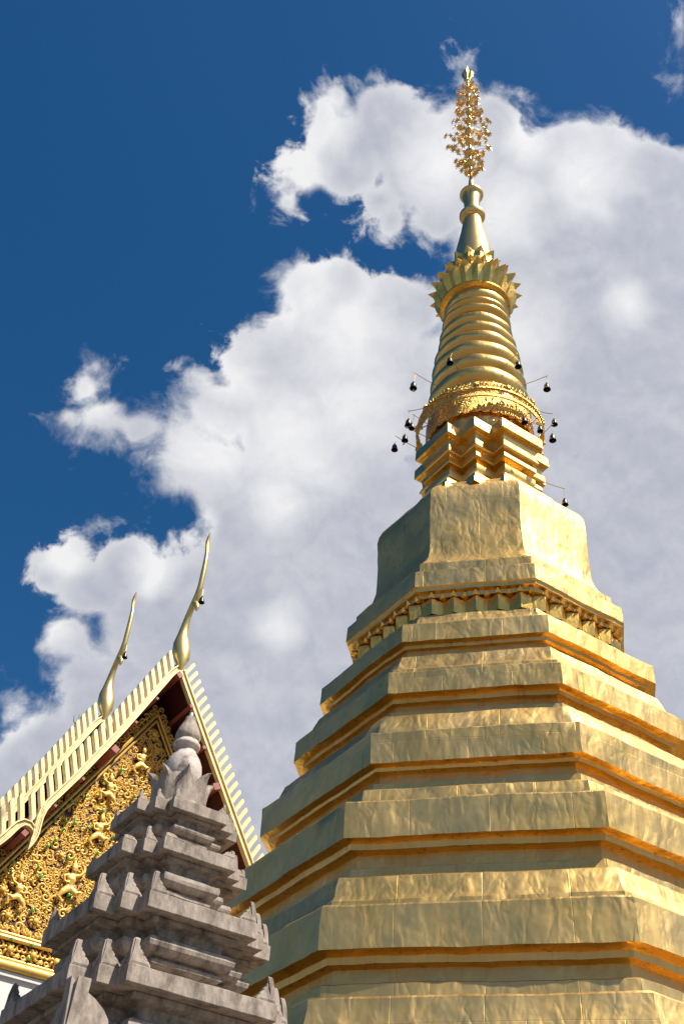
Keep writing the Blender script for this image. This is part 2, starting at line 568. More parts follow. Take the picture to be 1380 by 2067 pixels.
# ------------------------------------------------------------------ ground
gb = bmesh.new()
gs = [gb.verts.new(p) for p in ((-2500, -2500, 0), (2500, -2500, 0), (2500, 2500, 0), (-2500, 2500, 0))]
gb.faces.new(gs)
g = finish('ground', gb, M_ground, None, None)
g['kind'] = 'structure'

# ------------------------------------------------------------------ golden chedi
CH = Vector((2.528, 16.0, 0))
chedi = thing('golden_chedi', 'tall golden eight-sided stupa with stepped terraces, bell and ringed spire', 'stupa', CH, RZ)
# local frame: x along T1, y along -D1 (so -y faces the lit side, -x the shaded side)
LEANV = Vector((0.9877, -0.1562, 0))  # the spire leans a touch
LEANV.rotate(Matrix.Rotation(-RZ, 3, 'Z'))


def lean(bm):
    for v in bm.verts:
        k = 0.0124*max(0.0, v.co.z-10.0)
        v.co += LEANV*k


def octa(ap, z, sub=14, wob=0.0):
    out = []
    rr = ap/math.cos(PI/8)
    for k in range(8):
        a0, a1 = PI/8+k*PI/4, PI/8+(k+1)*PI/4
        p0 = Vector((rr*math.cos(a0), rr*math.sin(a0), z))
        p1 = Vector((rr*math.cos(a1), rr*math.sin(a1), z))
        for s in range(sub):
            p = p0.lerp(p1, s/sub)
            if wob:
                nv = mn.noise_vector(p*1.3+Vector((7, 3, 1)))
                n2 = mn.noise_vector(p*5.5)
                p = p+Vector((nv.x, nv.y, nv.z*0.8))*wob+Vector((n2.x, n2.y, n2.z))*wob*0.5
            out.append(p)
    return out


def octa_part(name, prof, m=M_sheet, sub=24, wob=0.019, cap0=False, cap1=False):
    bm = bmesh.new()
    uvl = bm.loops.layers.uv.new('UVMap')
    # add intermediate rings on tall runs so that the sheets can buckle a little
    pr = [prof[0]]
    for a, b in zip(prof[:-1], prof[1:]):
        L = math.hypot(a[0]-b[0], a[1]-b[1])
        n = max(1, int(L/0.12))
        for i in range(1, n+1):
            pr.append((a[0]+(b[0]-a[0])*i/n, a[1]+(b[1]-a[1])*i/n))
    loft(bm, [octa(ap, z, sub, wob) for ap, z in pr], True, cap0, cap1)
    # sheets are laid along each facet: u runs round the facet, v up the profile
    off = sum(ord(ch) for ch in name)*0.17+prof[0][1]*1.31
    for f in bm.faces:
        c = f.calc_center_median()
        k = round(math.atan2(c.y, c.x)/(PI/4))
        nrm = Vector((math.cos(k*PI/4), math.sin(k*PI/4), 0))
        tg = Vector((-nrm.y, nrm.x, 0))
        for lp in f.loops:
            p = lp.vert.co
            lp[uvl].uv = (p.dot(tg)+k*1.37+off, p.z+off-p.dot(nrm)*.5)
    lean(bm)
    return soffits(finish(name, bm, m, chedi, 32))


OC = []
# base below the picture, then the six terraces, each from its foot to the foot of the next
octa_part('plinth', [(5.7, -0.2), (5.7, 1.5), (5.45, 1.55), (5.45, 2.9), (5.62, 2.95), (5.62, 3.5), (5.2, 3.56), (4.95, 3.6), (4.9, 3.95), (4.7, 3.98), (4.66, 4.12), (4.72, 4.14), (4.72, 4.2), (4.84, 4.23), (4.84, 4.86), (4.56, 4.95), (4.52, 5.1)], cap0=True)
octa_part('terrace', [(4.52, 5.1), (4.44, 5.14), (4.42, 5.30), (4.36, 5.34), (4.30, 5.44), (4.255, 5.60), (4.20, 5.85), (4.19, 5.96), (4.16, 5.99), (3.985, 6.0), (3.975, 6.185), (3.955, 6.20), (3.80, 6.205), (3.79, 6.41),
           (3.895, 6.43), (3.91, 6.505), (4.055, 6.535), (4.035, 7.02), (4.01, 7.05), (3.87, 7.06), (3.86, 7.16), (3.84, 7.185), (3.815, 7.24), (3.79, 7.34), (3.755, 7.47), (3.72, 7.50)])
octa_part('terrace', [(3.72, 7.50), (3.545, 7.51), (3.535, 7.69), (3.52, 7.70), (3.425, 7.705), (3.425, 7.90), (3.55, 7.915), (3.565, 7.985), (3.69, 8.005), (3.68, 8.465), (3.66, 8.49), (3.345, 8.50), (3.335, 8.69), (3.325, 8.74), (3.31, 8.82), (3.28, 8.845)])
octa_part('terrace', [(3.28, 8.845), (3.115, 8.85), (3.11, 9.02), (3.095, 9.03), (2.99, 9.035), (2.985, 9.20), (3.085, 9.21), (3.10, 9.25), (3.20, 9.27), (3.205, 9.705), (3.19, 9.725), (3.03, 9.73), (3.02, 9.86), (2.99, 9.93), (2.925, 10.12), (2.89, 10.15)])
octa_part('terrace', [(2.89, 10.15), (2.765, 10.155), (2.76, 10.29), (2.74, 10.30), (2.645, 10.305), (2.635, 10.46), (2.71, 10.47), (2.72, 10.53), (2.85, 10.545), (2.845, 10.885), (2.83, 10.90), (2.75, 10.905), (2.745, 11.0), (2.68, 11.05), (2.63, 11.12), (2.545, 11.36), (2.50, 11.38)])
octa_part('terrace', [(2.50, 11.38), (2.40, 11.385), (2.395, 11.55), (2.45, 11.56), (2.46, 11.61), (2.55, 11.625), (2.545, 11.93), (2.53, 11.95), (2.32, 12.02), (2.18, 12.22), (2.155, 12.30), (2.13, 12.32), (2.11, 12.40), (2.08, 12.42)])
octa_part('lotus_course', [(2.08, 12.42), (2.02, 12.425), (2.02, 12.72), (2.10, 12.735), (2.11, 12.80), (2.18, 12.815), (2.19, 12.865), (2.215, 12.885), (2.205, 13.185), (2.19, 13.20), (2.085, 13.205), (2.08, 13.44), (2.06, 13.46)])
# pleated lotus petals with pointed tips round the course
bm = bmesh.new()
rr0 = 2.03
for k in range(8):
    am = k*PI/4
    nrm = Vector((math.cos(am), math.sin(am), 0))
    tg = Vector((-nrm.y, nrm.x, 0))
    half = rr0*math.tan(PI/8)
    cnt = 5
    w = 2*half/cnt
    for i in range(cnt):
        c = -half+w*(i+0.5)
        def P(t, out, z): return nrm*(rr0+out)+tg*(c+t*w)+Vector((0, 0, z))
        a = [P(-.49, .0, 12.43), P(0, .085, 12.43), P(.49, .0, 12.43)]
        b = [P(-.49, .005, 12.55), P(0, .105, 12.55), P(.49, .005, 12.55)]
        d = [P(-.47, .012, 12.64), P(0, .115, 12.65), P(.47, .012, 12.64)]
        e = [P(-.40, .02, 12.69), P(0, .115, 12.70), P(.40, .02, 12.69)]
        loft(bm, [a, b, d, e], False)
        # small pyramid tips lean out above each petal and each joint
        for tc, rad, out, tz in ((0, .17, .115, .085), (.5, .13, .075, .07)):
            q = [bm.verts.new(x) for x in (P(tc-rad, out-.07, 12.705), P(tc+rad, out-.07, 12.705), P(tc+rad*.9, out+.015, 12.71), P(tc-rad*.9, out+.015, 12.71), P(tc, out+.045, 12.71+tz))]
            bm.faces.new(q[:4])
            for s in range(4):
                bm.faces.new((q[s], q[(s+1) % 4], q[4]))
lean(bm)
finish('lotus_petals', bm, M_lotus, chedi, 12)
# waisted bell, still eight-sided
octa_part('bell', [(2.06, 13.46), (2.02, 13.465), (2.01, 13.52), (1.975, 13.56), (1.90, 13.66), (1.835, 13.80), (1.80, 13.98), (1.79, 14.25), (1.79, 14.55), (1.80, 14.9), (1.805, 15.12), (1.785, 15.28), (1.73, 15.41), (1.64, 15.53), (1.53, 15.66), (1.42, 15.80), (1.34, 15.90), (1.2, 15.98)], wob=0.02, cap1=True)


def redent(W, L, m_, z, wob=0.0):
    """square plan with a thrice-stepped corner: W half width, L half length of the main face, m_ the middle step"""
    q = [(W, -L), (W, L), (m_, L), (m_, m_), (L, m_)]
    out = []
    for k in range(4):
        for (a, b) in [(W, -L), (W, L), (m_, L), (m_, m_), (L, m_)]:
            for _ in range(k):
                a, b = -b, a
            out.append(Vector((a, b, z)))
    if wob:
        out = [p+mn.noise_vector(p*3.0)*wob for p in out]
    return out


def redent_part(name, W, L, m_, prof, m, parent, wob=0.0, smooth=30, cap0=True, cap1=True, shear=True):
    bm = bmesh.new()
    loft(bm, [redent(W+o, L+o, m_+o, z, wob) for o, z in prof], True, cap0, cap1)
    if shear:
        lean(bm)
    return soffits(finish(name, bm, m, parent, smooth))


rW, rL, rm = 1.20, 0.49, 0.905
redent_part('redented_base', rW, rL, rm, [(0.34, 15.50), (0.33, 15.62), (0.26, 15.64), (0.25, 15.72), (0.17, 15.80), (0.16, 15.90), (0.09, 15.94), (0.07, 16.06), (-0.02, 16.16), (-0.04, 16.22), (-0.10, 16.24)], M_bright, chedi, 0.006)
redent_part('redented_moulding', rW, rL, rm, [(-0.10, 16.24), (-0.20, 16.26), (-0.20, 16.38), (-0.145, 16.40), (-0.125, 16.44), (-0.13, 16.56), (-0.20, 16.58), (-0.21, 16.70), (-0.12, 16.715), (-0.10, 16.74), (-0.11, 16.84), (-0.14, 16.87), (-0.14, 16.93), (-0.075, 16.945), (-0.06, 16.97), (-0.07, 17.0), (-0.11, 17.10), (-0.10, 17.2), (-0.085, 17.29), (-0.05, 17.30), (-0.05, 17.335), (0.0, 17.35)], M_bright, chedi, 0.005)
redent_part('redented_cornice', rW, rL, rm, [(0.0, 17.35), (0.008, 17.355), (0.0, 17.585), (-0.02, 17.60), (-0.2, 17.62)], M_bright, chedi, 0.005)
# drum and eight swelling rings
bm = bmesh.new()
lathe(bm, [(0.98, 17.55), (1.00, 17.75), (0.99, 18.0), (1.0, 18.4), (0.99, 18.9)], 48, wob=0.01)
lean(bm)
finish('drum', bm, M_ring, chedi)
RINGZ = [(18.62, 18.98, 1.04, .95), (18.98, 19.45, 1.035, .93), (19.45, 19.88, .995, .88), (19.88, 20.34, 0.95, .83), (20.34, 20.73, 0.90, .78), (20.73, 21.09, 0.845, .735), (21.09, 21.46, 0.80, .69), (21.52, 21.80, 0.765, .655), (21.80, 22.04, .73, .635), (22.04, 22.45, 0.70, .62)]
for i, (z0, z1, r, rn) in enumerate(RINGZ):
    bm = bmesh.new()
    pr = []
    for k in range(9):
        t = k/8
        s = math.sin(PI*min(1, t*0.94+0.03))**0.75
        rb = rn-0.045
        pr.append((rb+(r-rb)*s - 0.015*t, z0+(z1-z0)*t))
    pr = [(rn-0.10, z0-0.02)]+pr+[(rn-0.10, z1+0.02)]
    lathe(bm, pr, 56, wob=0.03, seed=i*3.1)
    lean(bm)
    finish('spire_ring', bm, M_ring, chedi, 40)
# filigree parasol band with its hanging sheet
bm = bmesh.new()
rb = 1.235
seg = 240
for (z0, z1, dr0, dr1) in [(18.20, 18.26, .015, .02), (18.40, 18.44, .0, .03)]:
    lathe_p = [(rb+dr0-.03, z0), (rb+dr1, z0), (rb+dr1, z1), (rb+dr0-.03, z1), (rb+dr0-.03, z0)]
    rings = [[(r*math.cos(2*PI*i/96), r*math.sin(2*PI*i/96), z) for i in range(96)] for r, z in lathe_p]
    loft(bm, rings, True, False, False)
rng = random.Random(5)
# openwork: rows of small scrolls between the hoops and a crested top edge
for row, (z0, z1, n) in enumerate([(18.26, 18.40, 110), (18.44, 18.56, 110)]):
    for i in range(n):
        a = 2*PI*(i+rng.uniform(-.2, .2))/n
        zc = (z0+z1)/2
        for s in (-1, 1):
            pts = []
            for k in range(7):
                th = s*(k/6*1.6*PI)
                rr_ = .034*(1-k/9)
                aa = a+rr_*math.cos(th)/rb
                zz = zc+s*.012+rr_*1.5*math.sin(th)
                pts.append((rb*math.cos(aa), rb*math.sin(aa), zz))
            tube(bm, pts, .011, 4)
        if row == 1:
            a0, a1 = a-.022, a+.022
            h = 18.58+rng.uniform(0, .07)
            q = [bm.verts.new(p) for p in [(rb*math.cos(a0), rb*math.sin(a0), 18.53), (rb*math.cos(a1), rb*math.sin(a1), 18.53), (rb*math.cos(a), rb*math.sin(a), h)]]
            q2 = [bm.verts.new(v.co*0.985+Vector((0, 0, v.co.z*.015))) for v in q]
            bm.faces.new(q)
            bm.faces.new(q2[::-1])
            for s in range(3):
                bm.faces.new((q[s], q2[s], q2[(s+1) % 3], q[(s+1) % 3]))
lean(bm)
crown = finish('parasol_band', bm, M_filigree, chedi, 30)
# struts to the drum
for i in range(12):
    a = 2*PI*i/12+.1
    bm = bmesh.new()
    tube(bm, [(.98*math.cos(a), .98*math.sin(a), 18.5), (rb*math.cos(a), rb*math.sin(a), 18.3)], .012, 5)
    lean(bm)
    finish('strut', bm, M_leafgold, crown)
# scalloped hanging sheet
bm = bmesh.new()
n = 192
top, bot = [], []
for i in range(n):
    a = 2*PI*i/n
    sc_ = abs(math.sin(a*18))
    r0 = 1.06+.008*mn.noise(Vector((math.cos(a)*4, math.sin(a)*4, 0)))
    top.append((r0*math.cos(a), r0*math.sin(a), 18.50))
    bot.append((r0*1.01*math.cos(a), r0*1.01*math.sin(a), 18.00-.05*sc_))
inn0 = [(x*.985, y*.985, z) for x, y, z in bot]
inn1 = [(x*.985, y*.985, z) for x, y, z in top]
loft(bm, [top, bot, inn0, inn1, top], True, False, False)
lean(bm)
finish('hanging_sheet', bm, M_filigree, crown, 30)
# rosettes and tassels on the band
for i in range(26):
    a = 2*PI*i/26
    bm = bmesh.new()
    p = Vector((rb*1.01*math.cos(a), rb*1.01*math.sin(a), 18.2))
    tube(bm, [p, p+Vector((0, 0, -.05)), p+Vector((0, 0, -.07)), p+Vector((0, 0, -.14)), p+Vector((0, 0, -.16))], [.006, .006, .02, .026, .004], 6)
    lean(bm)
    finish('tassel', bm, M_leafgold, crown)
for i in range(13):
    a = 2*PI*i/13+.12
    bm = bmesh.new()
    o = Vector((math.cos(a), math.sin(a), 0))
    t = Vector((-o.y, o.x, 0))
    c = o*rb+Vector((0, 0, 18.52))
    ring0, ring1 = [], []
    for k in range(12):
        b = 2*PI*k/12
        r = .085 if k % 2 == 0 else .05
        v = t*math.cos(b)*r+Vector((0, 0, math.sin(b)*r))
        ring0.append(c+v+o*.01)
        ring1.append(c+v*.6+o*.05)
    loft(bm, [ring0, ring1])
    lean(bm)
    finish('rosette', bm, M_filigree, crown)
# lotus crown: flaring bowl of folded petals, then a small collar of petals above it
def petal_bowl(name, n, zb, rbot, rmid, zm, rtip, zt, rin, ztop, phase=0.0, m=M_lotus):
    bm = bmesh.new()
    for i in range(n):
        a = 2*PI*(i+phase)/n
        h = PI/n
        def P(da, r, z): return (r*math.cos(a+da*h), r*math.sin(a+da*h), z)
        rows = [
            [P(-1, rbot*.985, zb), P(-.5, rbot, zb), P(0, rbot*1.03, zb), P(.5, rbot, zb), P(1, rbot*.985, zb)],
            [P(-1, (rbot+rmid)*.485, (zb+zm)/2), P(-.55, (rbot+rmid)*.505, (zb+zm)/2), P(0, (rbot+rmid)*.54, (zb+zm)/2), P(.55, (rbot+rmid)*.505, (zb+zm)/2), P(1, (rbot+rmid)*.485, (zb+zm)/2)],
            [P(-1, rmid*.95, zm), P(-.6, rmid*1.0, zm), P(0, rmid*1.04, zm), P(.6, rmid*1.0, zm), P(1, rmid*.95, zm)],
            [P(-1, rmid*.96, zm+(zt-zm)*.35), P(-.55, rmid*1.03, zm+(zt-zm)*.45), P(0, (rmid*1.05+rtip)/2, zm+(zt-zm)*.5), P(.55, rmid*1.03, zm+(zt-zm)*.45), P(1, rmid*.96, zm+(zt-zm)*.35)],
        ]
        g_ = loft(bm, rows, False)
        tip = bm.verts.new(P(0, rtip, zt))
        L_ = g_[-1]
        for s in range(4):
            bm.faces.new((L_[s], L_[s+1], tip))
        # back of the petal folds to the inner wall
        ia, ib = bm.verts.new(P(-1, rin, zm+(zt-zm)*.3)), bm.verts.new(P(1, rin, zm+(zt-zm)*.3))
        ic = bm.verts.new(P(0, rin*1.15, zm+(zt-zm)*.55))
        for q in ((L_[0], tip, ic), (L_[4], tip, ic), (L_[0], ia, ic), (L_[4], ib, ic), (ia, ib, ic)):
            bm.faces.new(q)
    lathe(bm, [(rin*.95, zb), (rin*1.02, zm), (rin, ztop)], 40)
    lean(bm)
    return finish(name, bm, m, chedi, 18, norm=False)


bm = bmesh.new()
lathe(bm, [(.64, 22.34), (.70, 22.36), (.775, 22.40), (.78, 22.44), (.70, 22.47)], 48, wob=.01)
lean(bm)
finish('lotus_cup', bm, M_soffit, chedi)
petal_bowl('lotus_crown', 20, 22.44, 0.75, 0.905, 22.86, 1.055, 22.93, 0.66, 23.3)
petal_bowl('lotus_crown_layer', 20, 22.85, 0.78, 0.86, 23.03, 0.99, 23.10, 0.58, 23.62, 0.5)
petal_bowl('lotus_collar', 12, 23.2, 0.50, 0.53, 23.84, 0.635, 23.98, 0.46, 24.0, 0.2)
# smooth spire above the lotus
bm = bmesh.new()
lathe(bm, [(.50, 23.6), (.46, 24.0), (.405, 24.6), (.345, 24.95), (.285, 25.32), (.235, 25.68), (.215, 25.88)], 40, wob=.006)
lean(bm)
finish('spire_cone', bm, M_spire, chedi)
bm = bmesh.new()
lathe(bm, [(.20, 25.86), (.245, 25.89), (.255, 25.93), (.29, 25.95), (.312, 26.0), (.31, 26.05), (.285, 26.09), (.24, 26.11), (.205, 26.13)], 40)
lean(bm)
finish('spire_collar', bm, M_spire, chedi)
bm = bmesh.new()
lathe(bm, [(.20, 26.1), (.185, 26.35), (.195, 26.6), (.225, 26.82), (.235, 26.87), (.275, 26.90), (.29, 26.93), (.288, 26.97), (.27, 26.985), (.1, 26.99)], 40)
lean(bm)
finish('spire_vase', bm, M_spire, chedi)
bm = bmesh.new()
lathe(bm, [(.085, 26.98), (.078, 27.3), (.042, 27.8), (.034, 27.82), (.032, 28.3), (.032, 32.8)], 20)
lean(bm)
rod = finish('finial_rod', bm, M_spire, chedi)
for z, r in [(28.40, .130), (28.92, .135), (29.43, .118), (29.96, .12), (30.5, .105), (30.98, .09), (31.42, .072), (31.89, .062), (32.26, .075)]:
    bm = bmesh.new()
    lathe(bm, [(.036, z-.13), (r*.55, z-.11), (r*.8, z-.06), (r, z), (r, z+.03), (r*.85, z+.05), (r*.85, z+.07), (r*.5, z+.09), (.036, z+.11)], 20)
    lean(bm)
    finish('bead', bm, M_leafgold, rod)
# lotus bud on top
bm = bmesh.new()
n = 24
rings = []
for r, z, am in [(.035, 32.66, 0), (.07, 32.70, .1), (.06, 32.78, .1), (.10, 32.86, .12), (.135, 32.97, .16), (.145, 33.1, .16), (.12, 33.22, .2), (.06, 33.3, .2), (.014, 33.34, 0), (.010, 33.56, 0)]:
    rings.append([((r*(1+am*math.cos(8*2*PI*i/n*1.0)))*math.cos(2*PI*i/n), (r*(1+am*math.cos(8*2*PI*i/n)))*math.sin(2*PI*i/n), z) for i in range(n)])
loft(bm, rings)
lean(bm)
finish('lotus_bud', bm, M_spire, rod)
# gilded leaves on wires round the rod: each leaf with its own wire
rng = random.Random(11)
ENV = [(28.05, .22), (28.4, .36), (28.9, .50), (29.4, .60), (29.9, .62), (30.35, .56), (30.7, .40), (31.2, .35), (31.8, .33), (32.3, .28), (32.55, .2)]
def env(z):
    for (a, b), (c, d) in zip(ENV[:-1], ENV[1:]):
        if a <= z <= c:
            return b+(d-b)*(z-a)/(c-a)
    return .2
leaf_meshes = []
for v in range(10):
    bm = bmesh.new()
    # local: wire from the origin out along +x, leaf of seven points at its end
    Lw = 1.0
    sag = rng.uniform(.05, .22)
    lp = []
    for k in range(6):
        t = k/5
        lp.append((t*Lw, 0, sag*math.sin(PI*t*.85)))
    tube(bm, lp, .0045, 4)
    me_r = []
    tilt = rng.uniform(.5, 1.3)
    c = Vector(lp[-1])
    tx = Vector((math.cos(tilt), 0, -math.sin(tilt)))
    ty = Vector((0, 1, 0))
    nr = tx.cross(ty)
    pts = []
    for k in range(14):
        b = 2*PI*k/14
        r = (.098 if k % 2 == 0 else .043)*(1.15 if k == 0 else 1)
        pts.append(c+tx*(math.cos(b)*r+.03)+ty*math.sin(b)*r+nr*(.012 if k % 2 else -.012))
    va = [bm.verts.new(p) for p in pts]
    vb = [bm.verts.new(p+nr*.008) for p in pts]
    ca, cb = bm.verts.new(c+tx*.03+nr*.02), bm.verts.new(c+tx*.03+nr*.028)
    for k in range(14):
        j = (k+1) % 14
        bm.faces.new((va[k], va[j], ca))
        bm.faces.new((vb[j], vb[k], cb))
        bm.faces.new((va[k], vb[k], vb[j], va[j]))
    # a second, smaller leaf springs from the same wire
    c2 = Vector(lp[-1])+Vector((-.10, rng.choice((-1, 1))*rng.uniform(.09, .13), rng.uniform(-.08, .12)))
    tube(bm, [Vector(lp[-1])+Vector((-.06, 0, 0)), c2], .004, 3)
    n3 = Vector((rng.uniform(.2, .8), rng.uniform(-.4, .4), -1)).normalized()
    x3, y3 = frame_of(n3)
    qa = [bm.verts.new(c2+(x3*math.cos(2*PI*k/10)+y3*math.sin(2*PI*k/10))*(.085 if k % 2 == 0 else .036)) for k in range(10)]
    qb = [bm.verts.new(v.co+n3*.008) for v in qa]
    bm.faces.new(qa)
    bm.faces.new(qb[::-1])
    for k in range(10):
        j = (k+1) % 10
        bm.faces.new((qa[k], qa[j], qb[j], qb[k]))
    me = bpy.data.meshes.new('leaf_spray')
    bmesh.ops.recalc_face_normals(bm, faces=bm.faces[:])
    bm.to_mesh(me)
    bm.free()
    me.materials.append(M_leafgold)
    leaf_meshes.append(me)
NL = 98
for i in range(NL):
    z = 28.12+4.35*((i+.5)/NL)**1.12
    rr_ = env(z)*(1.0 if i % 3 else rng.uniform(.5, .8))*rng.uniform(.80, .98)
    a = i*2.399963+rng.uniform(-.3, .3)
    o = link('leaf_spray', leaf_meshes[i % 10], None, rod)
    k = .0124*(z-10)
    o.location = (LEANV.x*k, LEANV.y*k, z-.12)
    o.rotation_euler = (rng.uniform(-.25, .25), rng.uniform(-.35, .1), a)
    s = rr_/1.0
    # the wire's length follows the reach while the leaf keeps its size
    me = leaf_meshes[i % 10].copy()
    for v in me.vertices:
        if v.co.x < .82:
            v.co.x *= s
            v.co.z *= s
        else:
            v.co.x += s-1.0
    o.data = me

# ------------------------------------------------------------------ stone pagoda in front
PG = Vector((-1.226, 8.917, 0))
pag = thing('stone_pagoda', 'small weathered grey stone stupa with stepped tiers and leaf-shaped corner ornaments', 'stupa', PG, RZ)
# local frame: x along T1, -y along D1. Redented plans are symmetric so they need no turning.


def stone_part(name, W, L, m_, prof, parent=pag, m=M_stone, cap0=True, cap1=True):
    """like redent_part but with fine rings and chipped edges"""
    bm = bmesh.new()
    base = lambda o, z: redent(W+o, L+o, m_+o, z)
    rings = []
    for o, z in prof:
        q = base(o, z)
        ring = []
        n = len(q)
        for i in range(n):
            a, b = q[i], q[(i+1) % n]
            k = max(1, int((b-a).length/0.07))
            for s in range(k):
                p = a.lerp(b, s/k)
                v = mn.noise_vector(p*9.0)
                v2 = mn.noise_vector(p*31.0)
                ring.append(p+v*0.0035*min(1, W/.5)+v2*0.0022)
        rings.append(ring)
    # equalise counts: same plan so the number of steps may differ by rounding; use the first ring's counts
    cnts = []
    q0 = base(prof[0][0], 0)
    n = len(q0)
    rings = []
    for o, z in prof:
        q = base(o, z)
        ring = []
        for i in range(n):
            a, b = q[i], q[(i+1) % n]
            k = max(1, int(((q0[(i+1) % n]-q0[i]).length)/0.06))
            for s in range(k):
                p = a.lerp(b, s/k)
                v = mn.noise_vector(p*9.0)
                v2 = mn.noise_vector(p*31.0)
                ring.append(p+v*0.0035*min(1, W/.5)+v2*0.0022)
        rings.append(ring)
    loft(bm, rings, True, cap0, cap1)
    return finish(name, bm, m, parent, 24)


#        W      L     s     z bottom  z top of each cornice
TIERS = [(.457, .245, .100, 6.007, 6.105), (.555, .318, .132, 5.598, 5.703), (.745, .455, .150, 5.043, 5.165), (.885, .590, .155, 4.448, 4.572), (1.15, .78, .145, 3.72, 3.86), (1.25, .86, .19, 2.85, 3.0)]
for i, (W, L, s, zb, zt) in enumerate(TIERS):
    k = W/.745
    c = stone_part('cornice', W, L, W-s, [(-.10*k, zb+.004), (-.004, zb), (0, zb+.006), (.001, zt-.005), (-.006, zt), (-.10*k, zt+.006)])
    zn = TIERS[i+1][4] if i+1 < len(TIERS) else 0.9
    h = zb-zn
    def Z(t): return zn+h*t
    stone_part('tier_body', W, L, W-s, [
        (-.20*k, Z(0.0)), (-.20*k, Z(.035)), (-.235*k, Z(.045)), (-.235*k, Z(.33)), (-.18*k, Z(.345)), (-.165*k, Z(.36)), (-.165*k, Z(.415)), (-.18*k, Z(.43)), (-.205*k, Z(.445)), (-.205*k, Z(.475)),
        (-.165*k, Z(.49)), (-.130*k, Z(.52)), (-.108*k, Z(.57)), (-.100*k, Z(.63)), (-.108*k, Z(.70)), (-.15*k, Z(.745)), (-.185*k, Z(.755)), (-.19*k, Z(.83)), (-.17*k, Z(.89)), (-.125*k, Z(.925)), (-.105*k, Z(.93)), (-.105*k, Z(.998))])
stone_part('pedestal', 1.35, .95, 1.15, [(0.15, -.1), (0.15, .25), (.05, .3), (.05, .75), (.12, .8), (.12, .9)])


def antefix(parent, tier, kind, hgt, wid, broken=0.0, thick=None):
    """leaf-shaped corner ornament: two half leaves that meet on the corner edge, curled flame profile"""
    W, L, s, zb, zt = TIERS[tier]
    mm = W-s
    base = {'A': (W, L, 1, 0, 0, 1), 'B': (mm, mm, 1, 0, 0, 1), 'C': (L, W, 1, 0, 0, 1)}
    # corner index 0..3 and kind
    q, kd = kind
    a, b, *_ = base[kd]
    ux, uy = Vector((-1, 0, 0)), Vector((0, -1, 0))    # directions inward along the two faces from corner (+x,+y)
    c = Vector((a, b, 0))
    for _ in range(q):
        c, ux, uy = [Vector((-v.y, v.x, 0)) for v in (c, ux, uy)]
    ins = 0.012
    c = c+(ux+uy)*ins
    th = thick or .22*wid
    prof = [(0, 0), (1, 0), (1.0, .09), (.92, .19), (.83, .20), (.82, .30), (.69, .40), (.62, .41), (.62, .50), (.51, .60), (.45, .61), (.45, .69), (.35, .80), (.29, .82), (.27, .90), (.17, 1.0), (.10, .93), (.02, .55)]
    if broken:
        prof = [(x, min(zz, broken+.10*math.sin(x*9))) for x, zz in prof]
    bm = bmesh.new()
    for (u, v) in ((ux, uy), (uy, ux)):
        # plate in the face whose direction is u, thickness towards v
        f0, f1, f2 = [], [], []
        lean_in = .18
        for x, zz in prof:
            p = c+u*(x*wid)+v*(lean_in*zz*wid)+Vector((0, 0, zt+zz*hgt))
            f0.append(p)
            f1.append(p+v*th)
            xm, zm = .42, .38
            f2.append(c+u*((x+(xm-x)*.28)*wid)+v*(lean_in*zz*wid-.035*wid)+Vector((0, 0, zt+(zz+(zm-zz)*.28)*hgt)))
        A = [bm.verts.new(p) for p in f0]
        B = [bm.verts.new(p) for p in f1]
        Cc = [bm.verts.new(p) for p in f2]
        ctr = bm.verts.new(c+u*(.42*wid)+v*(lean_in*.38*wid-.012*wid)+Vector((0, 0, zt+.38*hgt)))
        n = len(A)
        for i in range(n):
            j = (i+1) % n
            bm.faces.new((A[i], A[j], Cc[j], Cc[i]))
            bm.faces.new((Cc[i], Cc[j], ctr))
            bm.faces.new((A[j], A[i], B[i], B[j]))
        bm.faces.new(B[::-1])
    return finish('antefix', bm, M_stone, parent, 28)


# corner numbers: turning by quarter turns from the corner (+T1 , away); 3 is the corner nearest the camera
cor = [o for o in pag.children if o.name.startswith('cornice')]
# in local axes the camera-side corner is (x-, y-) = q 2 ; the right-hand corner (x+, y-) = q 3 ; the left (x-, y+) = q 1
for t, hg, wd in ((0, .085, .072), (2, .168, .142), (3, .19, .155)):
    for q in range(4):
        for kd in 'ABC':
            antefix(pag, t, (q, kd), hg*(1 if not (t == 0 and kd == 'C') else .95), wd)
for q in range(4):
    antefix(pag, 1, (q, 'B'), .12, .10)
    for kd in 'AC':
        antefix(pag, 1, (q, kd), .11, .11, broken=.28 if q != 3 else .55)
for q in range(4):
    for kd in ('ABC' if q != 2 else 'A'):
        antefix(pag, 4, (q, kd), .22, .18)
# the large leaf that stands on the fifth cornice at the near corner
# crowning lotus, bell and bud
bm = bmesh.new()
lathe(bm, [(.30, 6.11), (.29, 6.16), (.245, 6.2), (.215, 6.28), (.2, 6.4), (.17, 6.5), (.15, 6.54)], 32, wob=.006)
lot = finish('lotus_base', bm, M_stone, pag)
for i in range(8):
    a = 2*PI*(i+.5)/8+.12
    o = Vector((math.cos(a), math.sin(a), 0))
    t = Vector((-o.y, o.x, 0))
    bm = bmesh.new()
    rows = []
    for s, w, r, dz in [(0, .085, .222, 0), (.25, .105, .220, 0), (.5, .103, .220, 0), (.7, .082, .230, 0), (.85, .048, .248, 0), (.95, .02, .272, 0), (1.0, .004, .288, -.004)]:
        z = 6.19+.35*s+dz
        rows.append([o*(r-.03)-t*w+Vector((0, 0, z)), o*(r+.004)-t*w*.55+Vector((0, 0, z)), o*(r+.018)+Vector((0, 0, z)), o*(r+.004)+t*w*.55+Vector((0, 0, z)), o*(r-.03)+t*w+Vector((0, 0, z)), o*(r-.055)+Vector((0, 0, z))])
    loft(bm, rows)
    finish('petal', bm, M_stone, lot, 35)
bm = bmesh.new()
